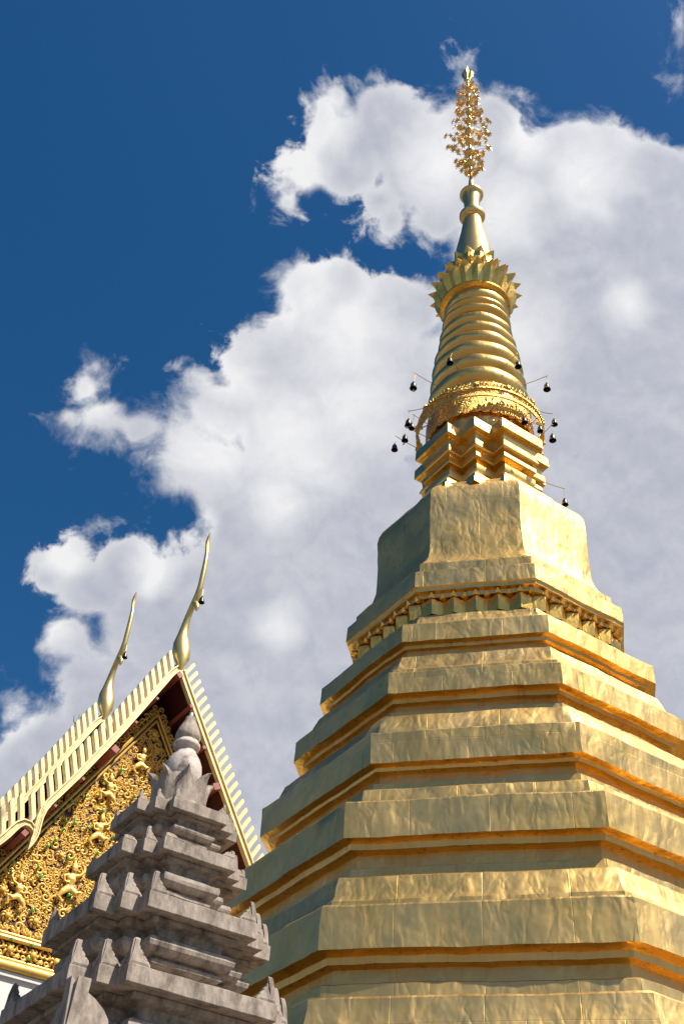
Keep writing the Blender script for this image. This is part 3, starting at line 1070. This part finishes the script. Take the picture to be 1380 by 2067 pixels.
lathe(bm, [(.15, 6.5), (.163, 6.56), (.162, 6.61), (.155, 6.66), (.135, 6.715), (.108, 6.76), (.09, 6.79), (.088, 6.80)], 40, wob=.004)
finish('bell', bm, M_stonelt, pag)
bm = bmesh.new()
lathe(bm, [(.086, 6.79), (.088, 6.82), (.112, 6.835), (.119, 6.85), (.118, 6.868), (.105, 6.885), (.098, 6.90)], 40, wob=.003)
finish('collar', bm, M_stonelt, pag)
bm = bmesh.new()
lathe(bm, [(.085, 6.885), (.105, 6.915), (.112, 6.945), (.105, 6.985), (.088, 7.03), (.068, 7.07), (.05, 7.11), (.046, 7.135), (.04, 7.145)], 40, wob=.004)
finish('bud', bm, M_stone, pag)
bm = bmesh.new()
lathe(bm, [(.017, 7.13), (.017, 7.195)], 16)
finish('pipe', bm, M_pipe, pag)
# big leaf at the near corner: ogee profile of two lobes, both halves meeting on the edge
bm = bmesh.new()
W, L, s, zb, zt = TIERS[4]
c = Vector((-(W-s)+.01, -(W-s)+.01, 0))
prof = [(0, 0), (.62, 0), (.60, .10), (.54, .19), (.44, .245), (.36, .26), (.35, .30), (.34, .38), (.29, .46), (.21, .53), (.13, .575), (.06, .60), (.045, .63), (.0, .67)]
for (u, v) in ((Vector((1, 0, 0)), Vector((0, 1, 0))), (Vector((0, 1, 0)), Vector((1, 0, 0)))):
    A = [bm.verts.new(c+u*(x*.86)+v*(z*.05)+Vector((0, 0, zt+z*.74))) for x, z in prof]
    B = [bm.verts.new(c+u*(x*.86)+v*(z*.05+.09)+Vector((0, 0, zt+z*.74))) for x, z in prof]
    bm.faces.new(A)
    bm.faces.new(B[::-1])
    for i in range(len(A)):
        j = (i+1) % len(A)
        bm.faces.new((A[j], A[i], B[i], B[j]))
finish('antefix', bm, M_stone, pag, 28)

# ------------------------------------------------------------------ temple hall
TP = Vector((-3.7157, 23.7106, 0))
ZA = 17.569
hall = thing('temple_hall', 'temple hall with steep gable, pale gold slotted bargeboards and carved golden pediment', 'temple', TP, RZ)
# local: x along the gable (right is +), y back from the gable, z up; heights below are given from the gable's apex


def zz(z): return ZA+z


INL = [(0.02, .06), (-.083, -.03), (-1.103, -2.095), (-1.874, -3.51), (-2.285, -4.2), (-2.459, -4.471), (-2.515, -4.70), (-2.475, -5.0), (-2.53, -5.24), (-2.653, -5.454)]
WDL = [.15, .15, .15, .15, .15, .15, .14, .14, .11, .01]
INR = [(-.02, .06), (.045, -.08), (1.25, -2.17), (2.47, -4.285), (2.80, -4.87), (2.86, -5.1), (2.82, -5.4), (2.88, -5.64), (3.0, -5.85)]
WDR = [.15, .15, .15, .15, .15, .14, .14, .11, .01]
L2 = [(-2.60, -5.07), (-2.66, -4.99), (-2.74, -4.93), (-2.83, -4.925), (-2.91, -4.99), (-2.98, -5.15), (-3.05, -5.31), (-3.15, -5.44), (-3.30, -5.60), (-3.8, -6.25), (-4.6, -7.45), (-4.68, -7.7), (-4.64, -7.9), (-4.78, -8.2)]


def offset_poly(inner, wid, side):
    """outer edge of a band given its inner edge; side +1: to the left of travel"""
    out = []
    for i, p in enumerate(inner):
        a, b = inner[max(0, i-1)], inner[min(len(inner)-1, i+1)]
        d = Vector((b[0]-a[0], b[1]-a[1]))
        d.normalize()
        n = Vector((-d.y, d.x))*side
        out.append((p[0]+n.x*wid[i], p[1]+n.y*wid[i]))
    return out


def strip(bm, e0, e1, y0, y1):
    """solid band between two edge polylines, front at y0, back at y1"""
    rings = []
    for (a, b) in zip(e0, e1):
        rings.append([(a[0], y0, zz(a[1])), (b[0], y0, zz(b[1])), (b[0], y1, zz(b[1])), (a[0], y1, zz(a[1]))])
    loft(bm, rings)


def lerp_edge(e0, e1, t):
    return [(a[0]+(b[0]-a[0])*t, a[1]+(b[1]-a[1])*t) for a, b in zip(e0, e1)]


def subdiv(pl, wid, step=.12):
    o, w = [pl[0]], [wid[0]]
    for i in range(len(pl)-1):
        L = math.hypot(pl[i+1][0]-pl[i][0], pl[i+1][1]-pl[i][1])
        n = max(1, int(L/step))
        for k in range(1, n+1):
            t = k/n
            o.append((pl[i][0]+(pl[i+1][0]-pl[i][0])*t, pl[i][1]+(pl[i+1][1]-pl[i][1])*t))
            w.append(wid[i]+(wid[i+1]-wid[i])*t)
    # soften corners
    for _ in range(2):
        o = [o[0]]+[((o[i-1][0]+2*o[i][0]+o[i+1][0])/4, (o[i-1][1]+2*o[i][1]+o[i+1][1])/4) for i in range(1, len(o)-1)]+[o[-1]]
    return o, w


def bargeboard(inner, wid, side, yoff=0.0):
    inner, wid = subdiv(inner, wid)
    outer = offset_poly(inner, wid, side)
    bm = bmesh.new()
    strip(bm, inner, outer, -.05+yoff, .06+yoff)
    # raised fillets along both edges and one in the middle
    for t0, t1, d in ((0.0, .20, .035), (.30, .42, .018), (.80, 1.0, .045), (.55, .66, .012)):
        strip(bm, lerp_edge(inner, outer, t0+.004), lerp_edge(inner, outer, t1-.004), -.05-d+yoff, -.048+yoff)
    return finish('bargeboard', bm, M_cream, hall, 30), inner, outer


# one flame-shaped tooth of the comb, drawn leaning; three copies of mesh are shared: left, right, long
def tooth_mesh(lx, hz, w):
    """tooth standing on the rake: base at origin, leaning by lx over its height hz, w wide across the rake"""
    bm = bmesh.new()
    # centre line with a hooked tip
    cl = [(0, -.06, .5), (.0, .0, .5), (lx*.35, hz*.35, .5), (lx*.72, hz*.68, .52), (lx*.98, hz*.90, .50), (lx*1.04, hz*.97, .34), (lx*.98, hz*1.05, .05)]
    sx = 1 if lx > 0 else -1
    rake = Vector((-sx*.50, .866))   # towards the apex
    e0 = [(x+rake.x*w*k, z+rake.y*w*k) for x, z, k in cl]
    e1 = [(x-rake.x*w*k, z-rake.y*w*k) for x, z, k in cl]
    rings = []
    for i, (a, b) in enumerate(zip(e0, e1)):
        f = .05 if i < 6 else .01
        q = [(a[0]+(b[0]-a[0])*k, a[1]+(b[1]-a[1])*k) for k in (.16, .84)]
        rings.append([(a[0], -.025, a[1]), (q[0][0], -f, q[0][1]), (q[1][0], -f, q[1][1]), (b[0], -.025, b[1]), (b[0], .05, b[1]), (a[0], .05, a[1])])
    loft(bm, rings)
    bmesh.ops.recalc_face_normals(bm, faces=bm.faces[:])
    me = bpy.data.meshes.new('flame_tooth')
    bm.to_mesh(me)
    bm.free()
    for p in me.polygons:
        p.use_smooth = True
    me.set_sharp_from_angle(angle=R(15))
    me.materials.append(M_cream)
    return me


def place_teeth(board, outer, me, step, skip0, length, yoff=0.0, me2=None):
    """teeth at equal steps along the outer edge"""
    d = 0.0
    nxt = skip0
    tot = 0
    for a, b in zip(outer[:-1], outer[1:]):
        L = math.hypot(b[0]-a[0], b[1]-a[1])
        while nxt <= d+L and nxt <= length:
            t = (nxt-d)/L
            o = link('flame_tooth', me, None, board)
            o.location = (a[0]+(b[0]-a[0])*t, yoff, zz(a[1]+(b[1]-a[1])*t))
            nxt += step
            tot += 1
        d += L
    return tot


ML = tooth_mesh(-.14, .47, .172)
MR = tooth_mesh(.20, .38, .128)
bl, inL, outL = bargeboard(INL, WDL, -1)
place_teeth(bl, outL, ML, .262, .16, 5.05)
br, inR, outR = bargeboard(INR, WDR, 1)
place_teeth(br, outR, MR, .222, .10, 5.3)
# lower scroll of the gable: a wave-shaped band, its comb and a rail that closes it above
b2, in2, out2 = bargeboard(L2, [.02, .09, .12, .14, .15, .16, .16, .16, .16, .16, .16, .14, .12, .02], -1)
strip_bm = bmesh.new()
ra = [(-2.42, -4.14), (-2.70, -4.62), (-3.34, -5.02), (-4.3, -6.35)]
ML3 = tooth_mesh(-.14, .55, .172)
place_teeth(b2, [(-2.50, -4.50), (-2.66, -4.72), (-2.95, -4.86), (-3.2, -5.2), (-3.9, -6.2), (-4.5, -7.1)], ML3, .25, .05, 3.4)
strip_bm.free()
R2 = [(3.0-.05, -5.45), (3.06, -5.38), (3.16, -5.36), (3.26, -5.45), (3.35, -5.65), (3.6, -6.0), (4.4, -7.3), (4.48, -7.6), (4.44, -7.8), (4.58, -8.1)]
b3, in3, out3 = bargeboard(R2, [.02, .1, .14, .16, .16, .16, .16, .14, .12, .02], 1)
place_teeth(b3, [(2.95, -5.1), (3.2, -5.25), (3.9, -6.35), (4.4, -7.1)], tooth_mesh(.19, .45, .15), .24, .05, 3.0)
# rear gable: same boards higher and further back
YB, ZB = 4.5, .80
BACK = []
for src in (bl, br, b2, b3):
    o = src.copy()
    COL.objects.link(o)
    o.location = (0, YB, ZB)
    BACK.append(o)
    for ch in src.children:
        c = ch.copy()
        COL.objects.link(c)
        c.parent = o

# roof slopes with dark red soffits


def roof(name, pts, y0, y1, dz, th, m):
    bm = bmesh.new()
    rings = []
    for (x, z) in pts:
        rings.append([(x, y0, zz(z+dz)), (x, y1, zz(z+dz)), (x, y1, zz(z+dz+th)), (x, y0, zz(z+dz+th))])
    loft(bm, rings)
    return finish(name, bm, m, hall, None)


SL = [(0, .02), (-1.103, -2.10), (-1.874, -3.52), (-2.46, -4.50), (-2.56, -4.66)]
SR = [(0, .02), (1.25, -2.18), (2.47, -4.30), (2.86, -4.98)]
SL2 = [(-2.5, -4.78), (-3.0, -5.25), (-3.8, -6.3), (-4.75, -7.75)]
SR2 = [(2.85, -5.2), (3.35, -5.75), (3.7, -6.2), (4.6, -7.7)]
for pts in (SL, SR, SL2, SR2):
    f = roof('soffit', pts, .065, YB+.3, .0, .06, M_maroon)
    roof('roof_slope', pts, .07, YB+.3, .062, .10, M_tile)
    roof('soffit', pts, YB+.065, 17.0, ZB, .06, M_maroon)
    roof('roof_slope', pts, YB+.07, 17.0, ZB+.062, .10, M_tile)
bm = bmesh.new()
tube(bm, [(0, .1, zz(.24)), (0, YB+.1, zz(.24))], .09, 8)
tube(bm, [(0, YB+.1, zz(ZB+.24)), (0, 17, zz(ZB+.24))], .09, 8)
finish('ridge_tile', bm, M_tile, hall)
# purlins whose square ends show under the boards
def purlin(x, z, s, front=-.10):
    bm = bmesh.new()
    ang = math.atan2(1.8, 1)*(1 if x < 0 else -1)
    ca, sa = math.cos(ang), math.sin(ang)
    q = [(-s/2, -s/2), (s/2, -s/2), (s/2, s/2), (-s/2, s/2)]
    if x == 0:
        ca, sa = math.cos(.78), math.sin(.78)
    q = [(x+a*ca-b*sa, z+a*sa+b*ca) for a, b in q]
    loft(bm, [[(a, front, zz(b)) for a, b in q], [(a, 1.3, zz(b)) for a, b in q]])
    finish('purlin', bm, M_purlin, hall, None)


purlin(0, -.09, .13)
for x, z, s in [(-.47, -.95, .06), (-.88, -1.76, .06), (-1.245, -2.60, .15), (-1.83, -3.55, .06), (-2.30, -4.35, .06), (-2.80, -5.13, .12), (.42, -.80, .08), (.91, -1.74, .08), (1.36, -2.60, .16), (2.0, -3.58, .08), (2.5, -4.45, .10)]:
    purlin(x, z, s)

# chofa: slender horn finials on both gables
def chofa(yoff, zoff):
    P = [(.06, -.02, .02), (.055, .12, .08), (.04, .35, .185), (-.05, .62, .228), (-.12, .90, .205), (-.14, 1.12, .145), (-.10, 1.36, .105), (-.02, 1.62, .082), (.10, 1.82, .075), (.26, 1.98, .086), (.37, 2.14, .078), (.45, 2.4, .067), (.49, 2.75, .064), (.52, 3.1, .058), (.52, 3.45, .047), (.46, 3.72, .042), (.45, 3.86, .048), (.49, 3.98, .042), (.545, 4.12, .010)]
    bm = bmesh.new()
    tube(bm, [(0, -n+yoff, zz(z+zoff)) for n, z, r in P], [r for n, z, r in P], 16)
    o = finish('chofa', bm, M_chofa, hall, 60)
    bm = bmesh.new()
    tube(bm, [(0, -n+yoff, zz(z+zoff)) for n, z in ((.17, 1.98), (.30, 1.90), (.40, 1.80), (.45, 1.68), (.44, 1.58))], [.06, .085, .082, .055, .008], 12)
    finish('beak', bm, M_chofa, o, 60)
    # keel leaf at the foot of the horn
    return o


ch1 = chofa(0, .05)
ch2 = chofa(YB, ZB+.08)

# pediment
YP = 0.85
hall_ped = None
bm = bmesh.new()
prism(bm, [(x, zz(z)) for x, z in [(0, -.55), (4.0, -7.55), (-4.0, -7.55)]], YP+.03, YP+.2)
ped = finish('pediment', bm, M_panel, hall, None)
bm = bmesh.new()
for dz, r in ((-.74, .04), (-.93, .028)):
    for s in (-1, 1):
        tube(bm, [(0, YP-.02, zz(dz)), (s*(6.84+dz)/1.66, YP-.02, zz(-6.84))], r, 6)
for z, r in ((-6.80, .035), (-6.88, .05), (-7.28, .03)):
    tube(bm, [(-4.0, YP-.02, zz(z)), (4.0, YP-.02, zz(z))], r, 8)
finish('frame_moulding', bm, M_carve, ped)
bm = bmesh.new()
tube(bm, [(-4.2, YP-.06, zz(-7.42)), (4.2, YP-.06, zz(-7.42))], .10, 14)
finish('roll_moulding', bm, M_carve, ped)


def relief_tube(bm, pts, rad, y0=YP+.02):
    """half-round carving along a path in the pediment plane"""
    n = len(pts)
    rings = []
    for i in range(n):
        a, b = pts[max(0, i-1)], pts[min(n-1, i+1)]
        d = Vector((b[0]-a[0], b[1]-a[1]))
        if d.length < 1e-6:
            d = Vector((1, 0))
        d.normalize()
        nx, nz_ = -d.y, d.x
        r = rad[i]
        x, z = pts[i]
        rings.append([(x+nx*r, y0, zz(z+nz_*r)), (x+nx*r*.7, y0-r*.9, zz(z+nz_*r*.7)), (x, y0-r*1.25, zz(z)), (x-nx*r*.7, y0-r*.9, zz(z-nz_*r*.7)), (x-nx*r, y0, zz(z-nz_*r))])
    loft(bm, rings, False)


def spiral(bm, x, z, r, a0, sgn, turns=1.25, w=.33):
    pts, rad = [], []
    for k in range(15):
        t = k/14
        a = a0+sgn*t*turns*2*PI
        rr_ = r*(1-.86*t)
        pts.append((x+rr_*math.cos(a), z+rr_*math.sin(a)))
        rad.append(r*w*(1-.45*t)*(0.35+.65*min(1, t*6)))
    relief_tube(bm, pts, rad)


def leafy(bm, x, z, a, L, w):
    """curved acanthus leaf"""
    pts, rad = [], []
    for k in range(7):
        t = k/6
        aa = a+.9*t*t
        pts.append((x+L*t*math.cos(aa), z+L*t*math.sin(aa)))
        rad.append(w*(math.sin(PI*min(1, t*.9+.08))))
    relief_tube(bm, pts, rad)


def flower(bm, x, z, r, n=8):
    for k in range(n):
        a = 2*PI*k/n
        leafy(bm, x+.25*r*math.cos(a), z+.25*r*math.sin(a), a-.2, r*.75, r*.24)
    rings = []
    for q, (rr_, dy) in enumerate([(.42, 0), (.40, -.10), (.25, -.16), (.05, -.17)]):
        rings.append([(x+r*rr_*math.cos(2*PI*k/10), YP-.02+r*dy*2, zz(z+r*rr_*math.sin(2*PI*k/10))) for k in range(10)])
    loft(bm, rings, True, False, True)


rng = random.Random(3)
FIGS = [(-.22, -2.12, .95, 1), (-.84, -3.10, .95, -1), (-.92, -4.12, 1.0, 1), (-1.32, -5.45, 1.15, 1), (-2.35, -5.95, .95, -1), (.55, -3.2, .95, 1), (.85, -4.3, 1.0, -1), (0.05, -5.4, 1.25, 1), (1.4, -5.5, 1.1, -1), (2.4, -5.95, .95, 1)]
FLOW = [(-.0, -1.30, .17), (-2.68, -5.98, .15), (-1.86, -6.41, .15), (-2.46, -6.45, .14), (-1.63, -4.9, .13), (-1.35, -6.5, .14), (.9, -6.4, .15), (-.6, -6.45, .16), (0, -4.3, .14), (1.9, -6.4, .15)]
def inside(x, z, pad):
    return z > -6.74+pad and abs(x)*1.66 < (-.98-pad*2-z)
bm = bmesh.new()
placed = []
tries = 0
while tries < 26000 and len(placed) < 1700:
    tries += 1
    z = rng.uniform(-6.75, -1.0)
    x = rng.uniform(-3.6, 3.6)
    r = rng.choice([.05, .06, .075, .09, .11] if tries < 3000 else [.035, .042, .05])
    if not inside(x, z, r*.7):
        continue
    if any((x-a)**2+(z-b)**2 < (r*.70+c*.70)**2 for a, b, c in placed):
        continue
    if any(abs(x-a) < .09*s and abs(z-b) < .26*s for a, b, s, f in FIGS):
        continue
    if any((x-a)**2+(z-b)**2 < (r*.8+c)**2 for a, b, c in FLOW):
        continue
    placed.append((x, z, r))
    a0 = rng.uniform(0, 2*PI)
    sg = rng.choice((-1, 1))
    spiral(bm, x, z, r, a0, sg)
    for q in range(rng.randint(2, 4)):
        a = rng.uniform(0, 2*PI)
        leafy(bm, x+r*.8*math.cos(a), z+r*.8*math.sin(a), a, r*rng.uniform(.8, 1.3), r*.30)
# border scrolls between the mouldings and the roof, and along the frieze
for s in (-1, 1):
    for k in range(44):
        t = (k+.5)/44
        x = s*t*3.85
        z = -.62-abs(x)*1.66+rng.uniform(-.03, .03)
        spiral(bm, x+.03*s, z+.12, .085, rng.uniform(0, 6), s)
        spiral(bm, x-.02*s, z-.02, .06, rng.uniform(0, 6), -s)
        leafy(bm, x, z+.02, rng.uniform(0, 6), .12, .03)
for k in range(16):
    x = -3.75+k*.5
    flower(bm, x, -7.08, .15, 7)
    for s in (-1, 1):
        spiral(bm, x+s*.21, -7.02, .085, PI/2 if s > 0 else PI/2, s, 1.1)
        spiral(bm, x+s*.20, -7.18, .07, -PI/2, -s, 1.1)
        leafy(bm, x+s*.1, -7.2, 0 if s > 0 else PI, .16, .03)
for k in range(32):
    x = -3.9+k*.25
    leafy(bm, x, -6.62, -PI/2-.5, .17, .05)
    leafy(bm, x+.11, -6.64, -PI/2+.1, .13, .04)
for x, z, r in FLOW:
    flower(bm, x, z, r)
finish('scrollwork', bm, M_carve, ped, 40)
# carved celestial figures, each one body
def figure(x, z, s, f):
    bm = bmesh.new()
    s *= 0.98
    y = YP-.03
    Q = lambda a, b, d=0: (x+f*a*s, y-d, zz(z+b*s))
    sq = (Vector((0, 1, 0)), .6)
    tube(bm, [Q(0, -.12), Q(0, -.02, .02), Q(.01, .08, .03), Q(.02, .17, .02), Q(.02, .22, .02)], [s*0.0884, s*0.0728, s*0.0988, s*0.0624, s*0.0364], 10, True, sq)
    tube(bm, [Q(.02, .21, .03), Q(.025, .25, .05), Q(.03, .30, .05), Q(.03, .345, .04), Q(.03, .36, .03), Q(.03, .42, .02), Q(.03, .50, .01)], [s*0.0312, s*0.0520, s*0.0645, s*0.0520, s*0.0572, s*0.0312, s*0.0042], 10, True, sq)
    tube(bm, [Q(.07, .16, .02), Q(.17, .20, .03), Q(.24, .30, .03), Q(.21, .40, .02)], [s*0.0395, s*0.0333, s*0.0291, s*0.0208], 8)
    tube(bm, [Q(-.05, .16, .02), Q(-.15, .10, .04), Q(-.12, .0, .05), Q(-.03, .0, .06)], [s*0.0395, s*0.0333, s*0.0291, s*0.0208], 8)
    tube(bm, [Q(.03, -.10, .03), Q(.14, -.17, .06), Q(.24, -.12, .05), Q(.20, -.30, .03), Q(.26, -.33, .03)], [s*0.0728, s*0.0624, s*0.0520, s*0.0374, s*0.0187], 8, True, sq)
    tube(bm, [Q(-.02, -.10, .03), Q(-.12, -.20, .05), Q(-.18, -.30, .04), Q(-.08, -.38, .03), Q(-.12, -.43, .02)], [s*0.0728, s*0.0603, s*0.0478, s*0.0354, s*0.0166], 8, True, sq)
    o = finish('carved_figure', bm, M_carve, ped, 60)
    md = o.modifiers.new('join', 'REMESH')
    md.mode = 'VOXEL'
    md.voxel_size = .013
    md.use_smooth_shade = True
for a in FIGS:
    figure(*a)
# green mirror inlays
for i, (x, z) in enumerate([(-1.04, -2.92), (-1.37, -3.44), (-1.67, -3.67), (-1.83, -3.93), (-1.96, -4.2), (-1.71, -4.13), (-1.17, -4.12), (-.91, -3.63), (-1.84, -4.63), (-1.97, -4.81), (-2.61, -5.37), (-2.6, -5.59), (-1.97, -5.49), (-2.07, -5.32), (-1.46, -4.94), (-.55, -4.15), (-.84, -4.62), (-.66, -2.52), (-.24, -3.04), (-1.49, -4.12), (-1.7, -4.34), (-2.27, -6.9), (-1.83, -6.9), (-1.84, -7.18), (-1.99, -6.22), (-1.23, -5.77), (-1.3, -5.7), (.5, -2.3), (.8, -3.1), (1.3, -4.2), (1.6, -5.0), (2.0, -5.5), (.4, -6.0), (2.6, -6.2)]):
    bm = bmesh.new()
    r = .026+.014*((i*7) % 5)/4
    rings = []
    for rr_, dy in ((1, 0), (.95, -.012), (.6, -.022), (.1, -.025)):
        rings.append([(x+r*rr_*math.cos(2*PI*k/12)*.9, YP-.075+dy, zz(z+r*1.25*rr_*math.sin(2*PI*k/12))) for k in range(12)])
    rings.insert(0, [(x+r*.8*math.cos(2*PI*k/12), YP+.03, zz(z+r*math.sin(2*PI*k/12))) for k in range(12)])
    loft(bm, rings)
    finish('mirror_inlay', bm, M_gem, ped, 40)
# white walls below
bm = bmesh.new()
box(bm, -4.0, 4.0, YP-.02, 17, -.1, zz(-7.56))
box(bm, -4.08, 4.08, YP-.08, YP+.3, zz(-7.62), zz(-7.53))
finish('wall', bm, M_white, hall, None)

# lightning rod on the rear roof's ridge
lr = bmesh.new()
tube(lr, [(0, 6.5, zz(ZB+.25)), (0, 6.5, zz(ZB+1.05))], .016, 6)
for s in (-1, 0, 1):
    tube(lr, [(0, 6.5, zz(ZB+.85)), (s*.12, 6.5, zz(ZB+1.0)), (s*.16, 6.5, zz(ZB+1.28 if s == 0 else ZB+1.2))], [.014, .012, .003], 6)
tube(lr, [(-.1, 6.5, zz(ZB+.86)), (.1, 6.5, zz(ZB+.86))], .012, 6)
lro = finish('lightning_rod', lr, M_iron)
lro.location = TP
lro.rotation_euler = (0, 0, RZ)
lro['label'] = 'thin dark three-pronged rod standing on the rear roof ridge of the temple'
lro['category'] = 'lightning rod'

# ------------------------------------------------------------------ wind bells on poles round the spire
def bell_mesh(bm, c, s):
    x, y, z = c
    pr = [(.004, .105), (.017, .098), (.012, .086), (.016, .078), (.033, .062), (.046, .035), (.052, .0), (.056, -.035), (.064, -.066), (.070, -.080), (.064, -.082), (.055, -.060), (.046, -.02), (.02, .03)]
    rings = []
    for r, h in pr:
        rings.append([(x+s*r*math.cos(2*PI*k/18), y+s*r*math.sin(2*PI*k/18), z+s*h) for k in range(18)])
    loft(bm, rings)


def wind_bell(label, root, tip, bell, sail=None, knee=None, scale=1.0, group='wind bells on poles round the golden spire'):
    root, tip, bell = Vector(root), Vector(tip), Vector(bell)
    t = thing('wind_bell', label, 'bell', root, 0, group)
    inner = root-(tip-root)*.25
    bm = bmesh.new()
    pts = [inner-root, Vector((0, 0, 0)), (tip-root)*.5+Vector((0, 0, -.008)), tip-root]
    tube(bm, pts, .0075, 6)
    finish('pole', bm, M_wire, t)
    bm = bmesh.new()
    top = tip-root-(tip-root).normalized()*.03
    b = bell-root
    tube(bm, [top, top.lerp(b+Vector((0, 0, .08)), .5)+Vector((.01, 0, 0)), b+Vector((0, 0, .08*scale))], .004, 5)
    finish('cord', bm, M_wire, t)
    bm = bmesh.new()
    bell_mesh(bm, b, scale)
    be = finish('bell', bm, M_bronze, t, 40)
    bm = bmesh.new()
    tube(bm, [b+Vector((0, 0, .03)), b+Vector((0, 0, -.08)), b+Vector((0, 0, -.10)), b+Vector((0, 0, -.12))], [.003, .003, .012, .004], 6)
    finish('clapper', bm, M_bronze, be)
    if sail:
        bm = bmesh.new()
        q = [b+Vector((-.02, 0, -.115)), b+Vector((.02, .006, -.115)), b+Vector((.05*sail, .02, -.19)), b+Vector((-.012, .0, -.18))]
        a = [bm.verts.new(p) for p in q]
        c = [bm.verts.new(p+Vector((.001, .004, .0))) for p in q]
        bm.faces.new(a)
        bm.faces.new(c[::-1])
        for k in range(4):
            j = (k+1) % 4
            bm.faces.new((a[k], c[k], c[j], a[j]))
        finish('sail', bm, M_sail, t, None)
    return t


wind_bell('dark bell with pinkish sail on a pole left of the ringed spire', (1.75, 15.65, 19.43), (1.28, 15.35, 19.43), (1.26, 15.35, 19.05), 1, scale=1.08)
wind_bell('small bell hanging in front of the lower left spire rings, against the gold', (2.13, 15.2, 19.43), (1.96, 14.75, 19.43), (1.92, 14.76, 19.17))
wind_bell('dark bell hung from a rising pole at the left edge of the parasol band', (1.48, 15.53, 18.6), (1.18, 15.63, 18.6), (1.19, 15.63, 18.27), scale=1.1)
wind_bell('bell half overlapping another one, just left of the parasol band', (1.74, 15.55, 18.03), (1.24, 15.18, 18.03), (1.22, 15.19, 17.71), scale=.85)
wind_bell('bell on the inner pole at lower left, near the corner of the gold cornice', (1.58, 15.7, 17.95), (1.12, 15.43, 17.95), (1.11, 15.44, 17.64), -1, scale=.95)
wind_bell('lowest bell on the left, on the pole reaching farthest from the gold cornice', (1.38, 16.09, 18.06), (.95, 15.81, 18.06), (.94, 15.81, 17.75), scale=.95)
wind_bell('small dark bell beside the right edge of the upper spire rings', (3.09, 15.17, 19.63), (3.27, 14.86, 19.63), (3.27, 14.86, 19.3))
wind_bell('dark bell against the clouds at the end of the upper right pole', (3.51, 15.55, 19.5), (3.94, 15.28, 19.5), (3.9, 15.29, 19.18), scale=1.08)
wind_bell('bell hanging in front of the hanging gold sheet, right of the spire centre', (2.96, 14.93, 17.62), (3.25, 14.5, 17.62), (3.22, 14.51, 17.32), scale=.85)
wind_bell('bell hanging against the right end of the parasol band', (3.25, 15.07, 17.59), (3.52, 14.67, 17.59), (3.53, 14.67, 17.29), scale=.85)
wind_bell('lower of the two bells just right of the parasol band', (3.6, 15.35, 17.71), (3.84, 14.93, 17.71), (3.81, 14.94, 17.36), scale=1.0)
wind_bell('upper of the two bells just right of the parasol band', (3.84, 15.69, 18.87), (4.07, 15.72, 18.87), (4.08, 15.72, 18.63), scale=.95)
wind_bell('lone bell on the low right pole beside the shoulder of the golden bell-shaped dome', (3.82, 15.69, 16.9), (4.16, 15.81, 16.9), (4.13, 15.81, 16.56), 1, scale=.9)


def hall_pt(x, y, z):
    return TP+T1*x-D1*y+Vector((0, 0, ZA+z))


wind_bell('tiny dark bell under the beak of the front roof horn', hall_pt(.0, -.37, 2.30), hall_pt(.0, -.66, 2.24), hall_pt(0, -.66, 1.86), scale=1.15, group='bells on the temple roof horns')
wind_bell('tiny dark bell under the beak of the rear roof horn', hall_pt(.0, YB-.37, ZB+2.33), hall_pt(.0, YB-.66, ZB+2.27), hall_pt(0, YB-.66, ZB+1.89), scale=1.15, group='bells on the temple roof horns')
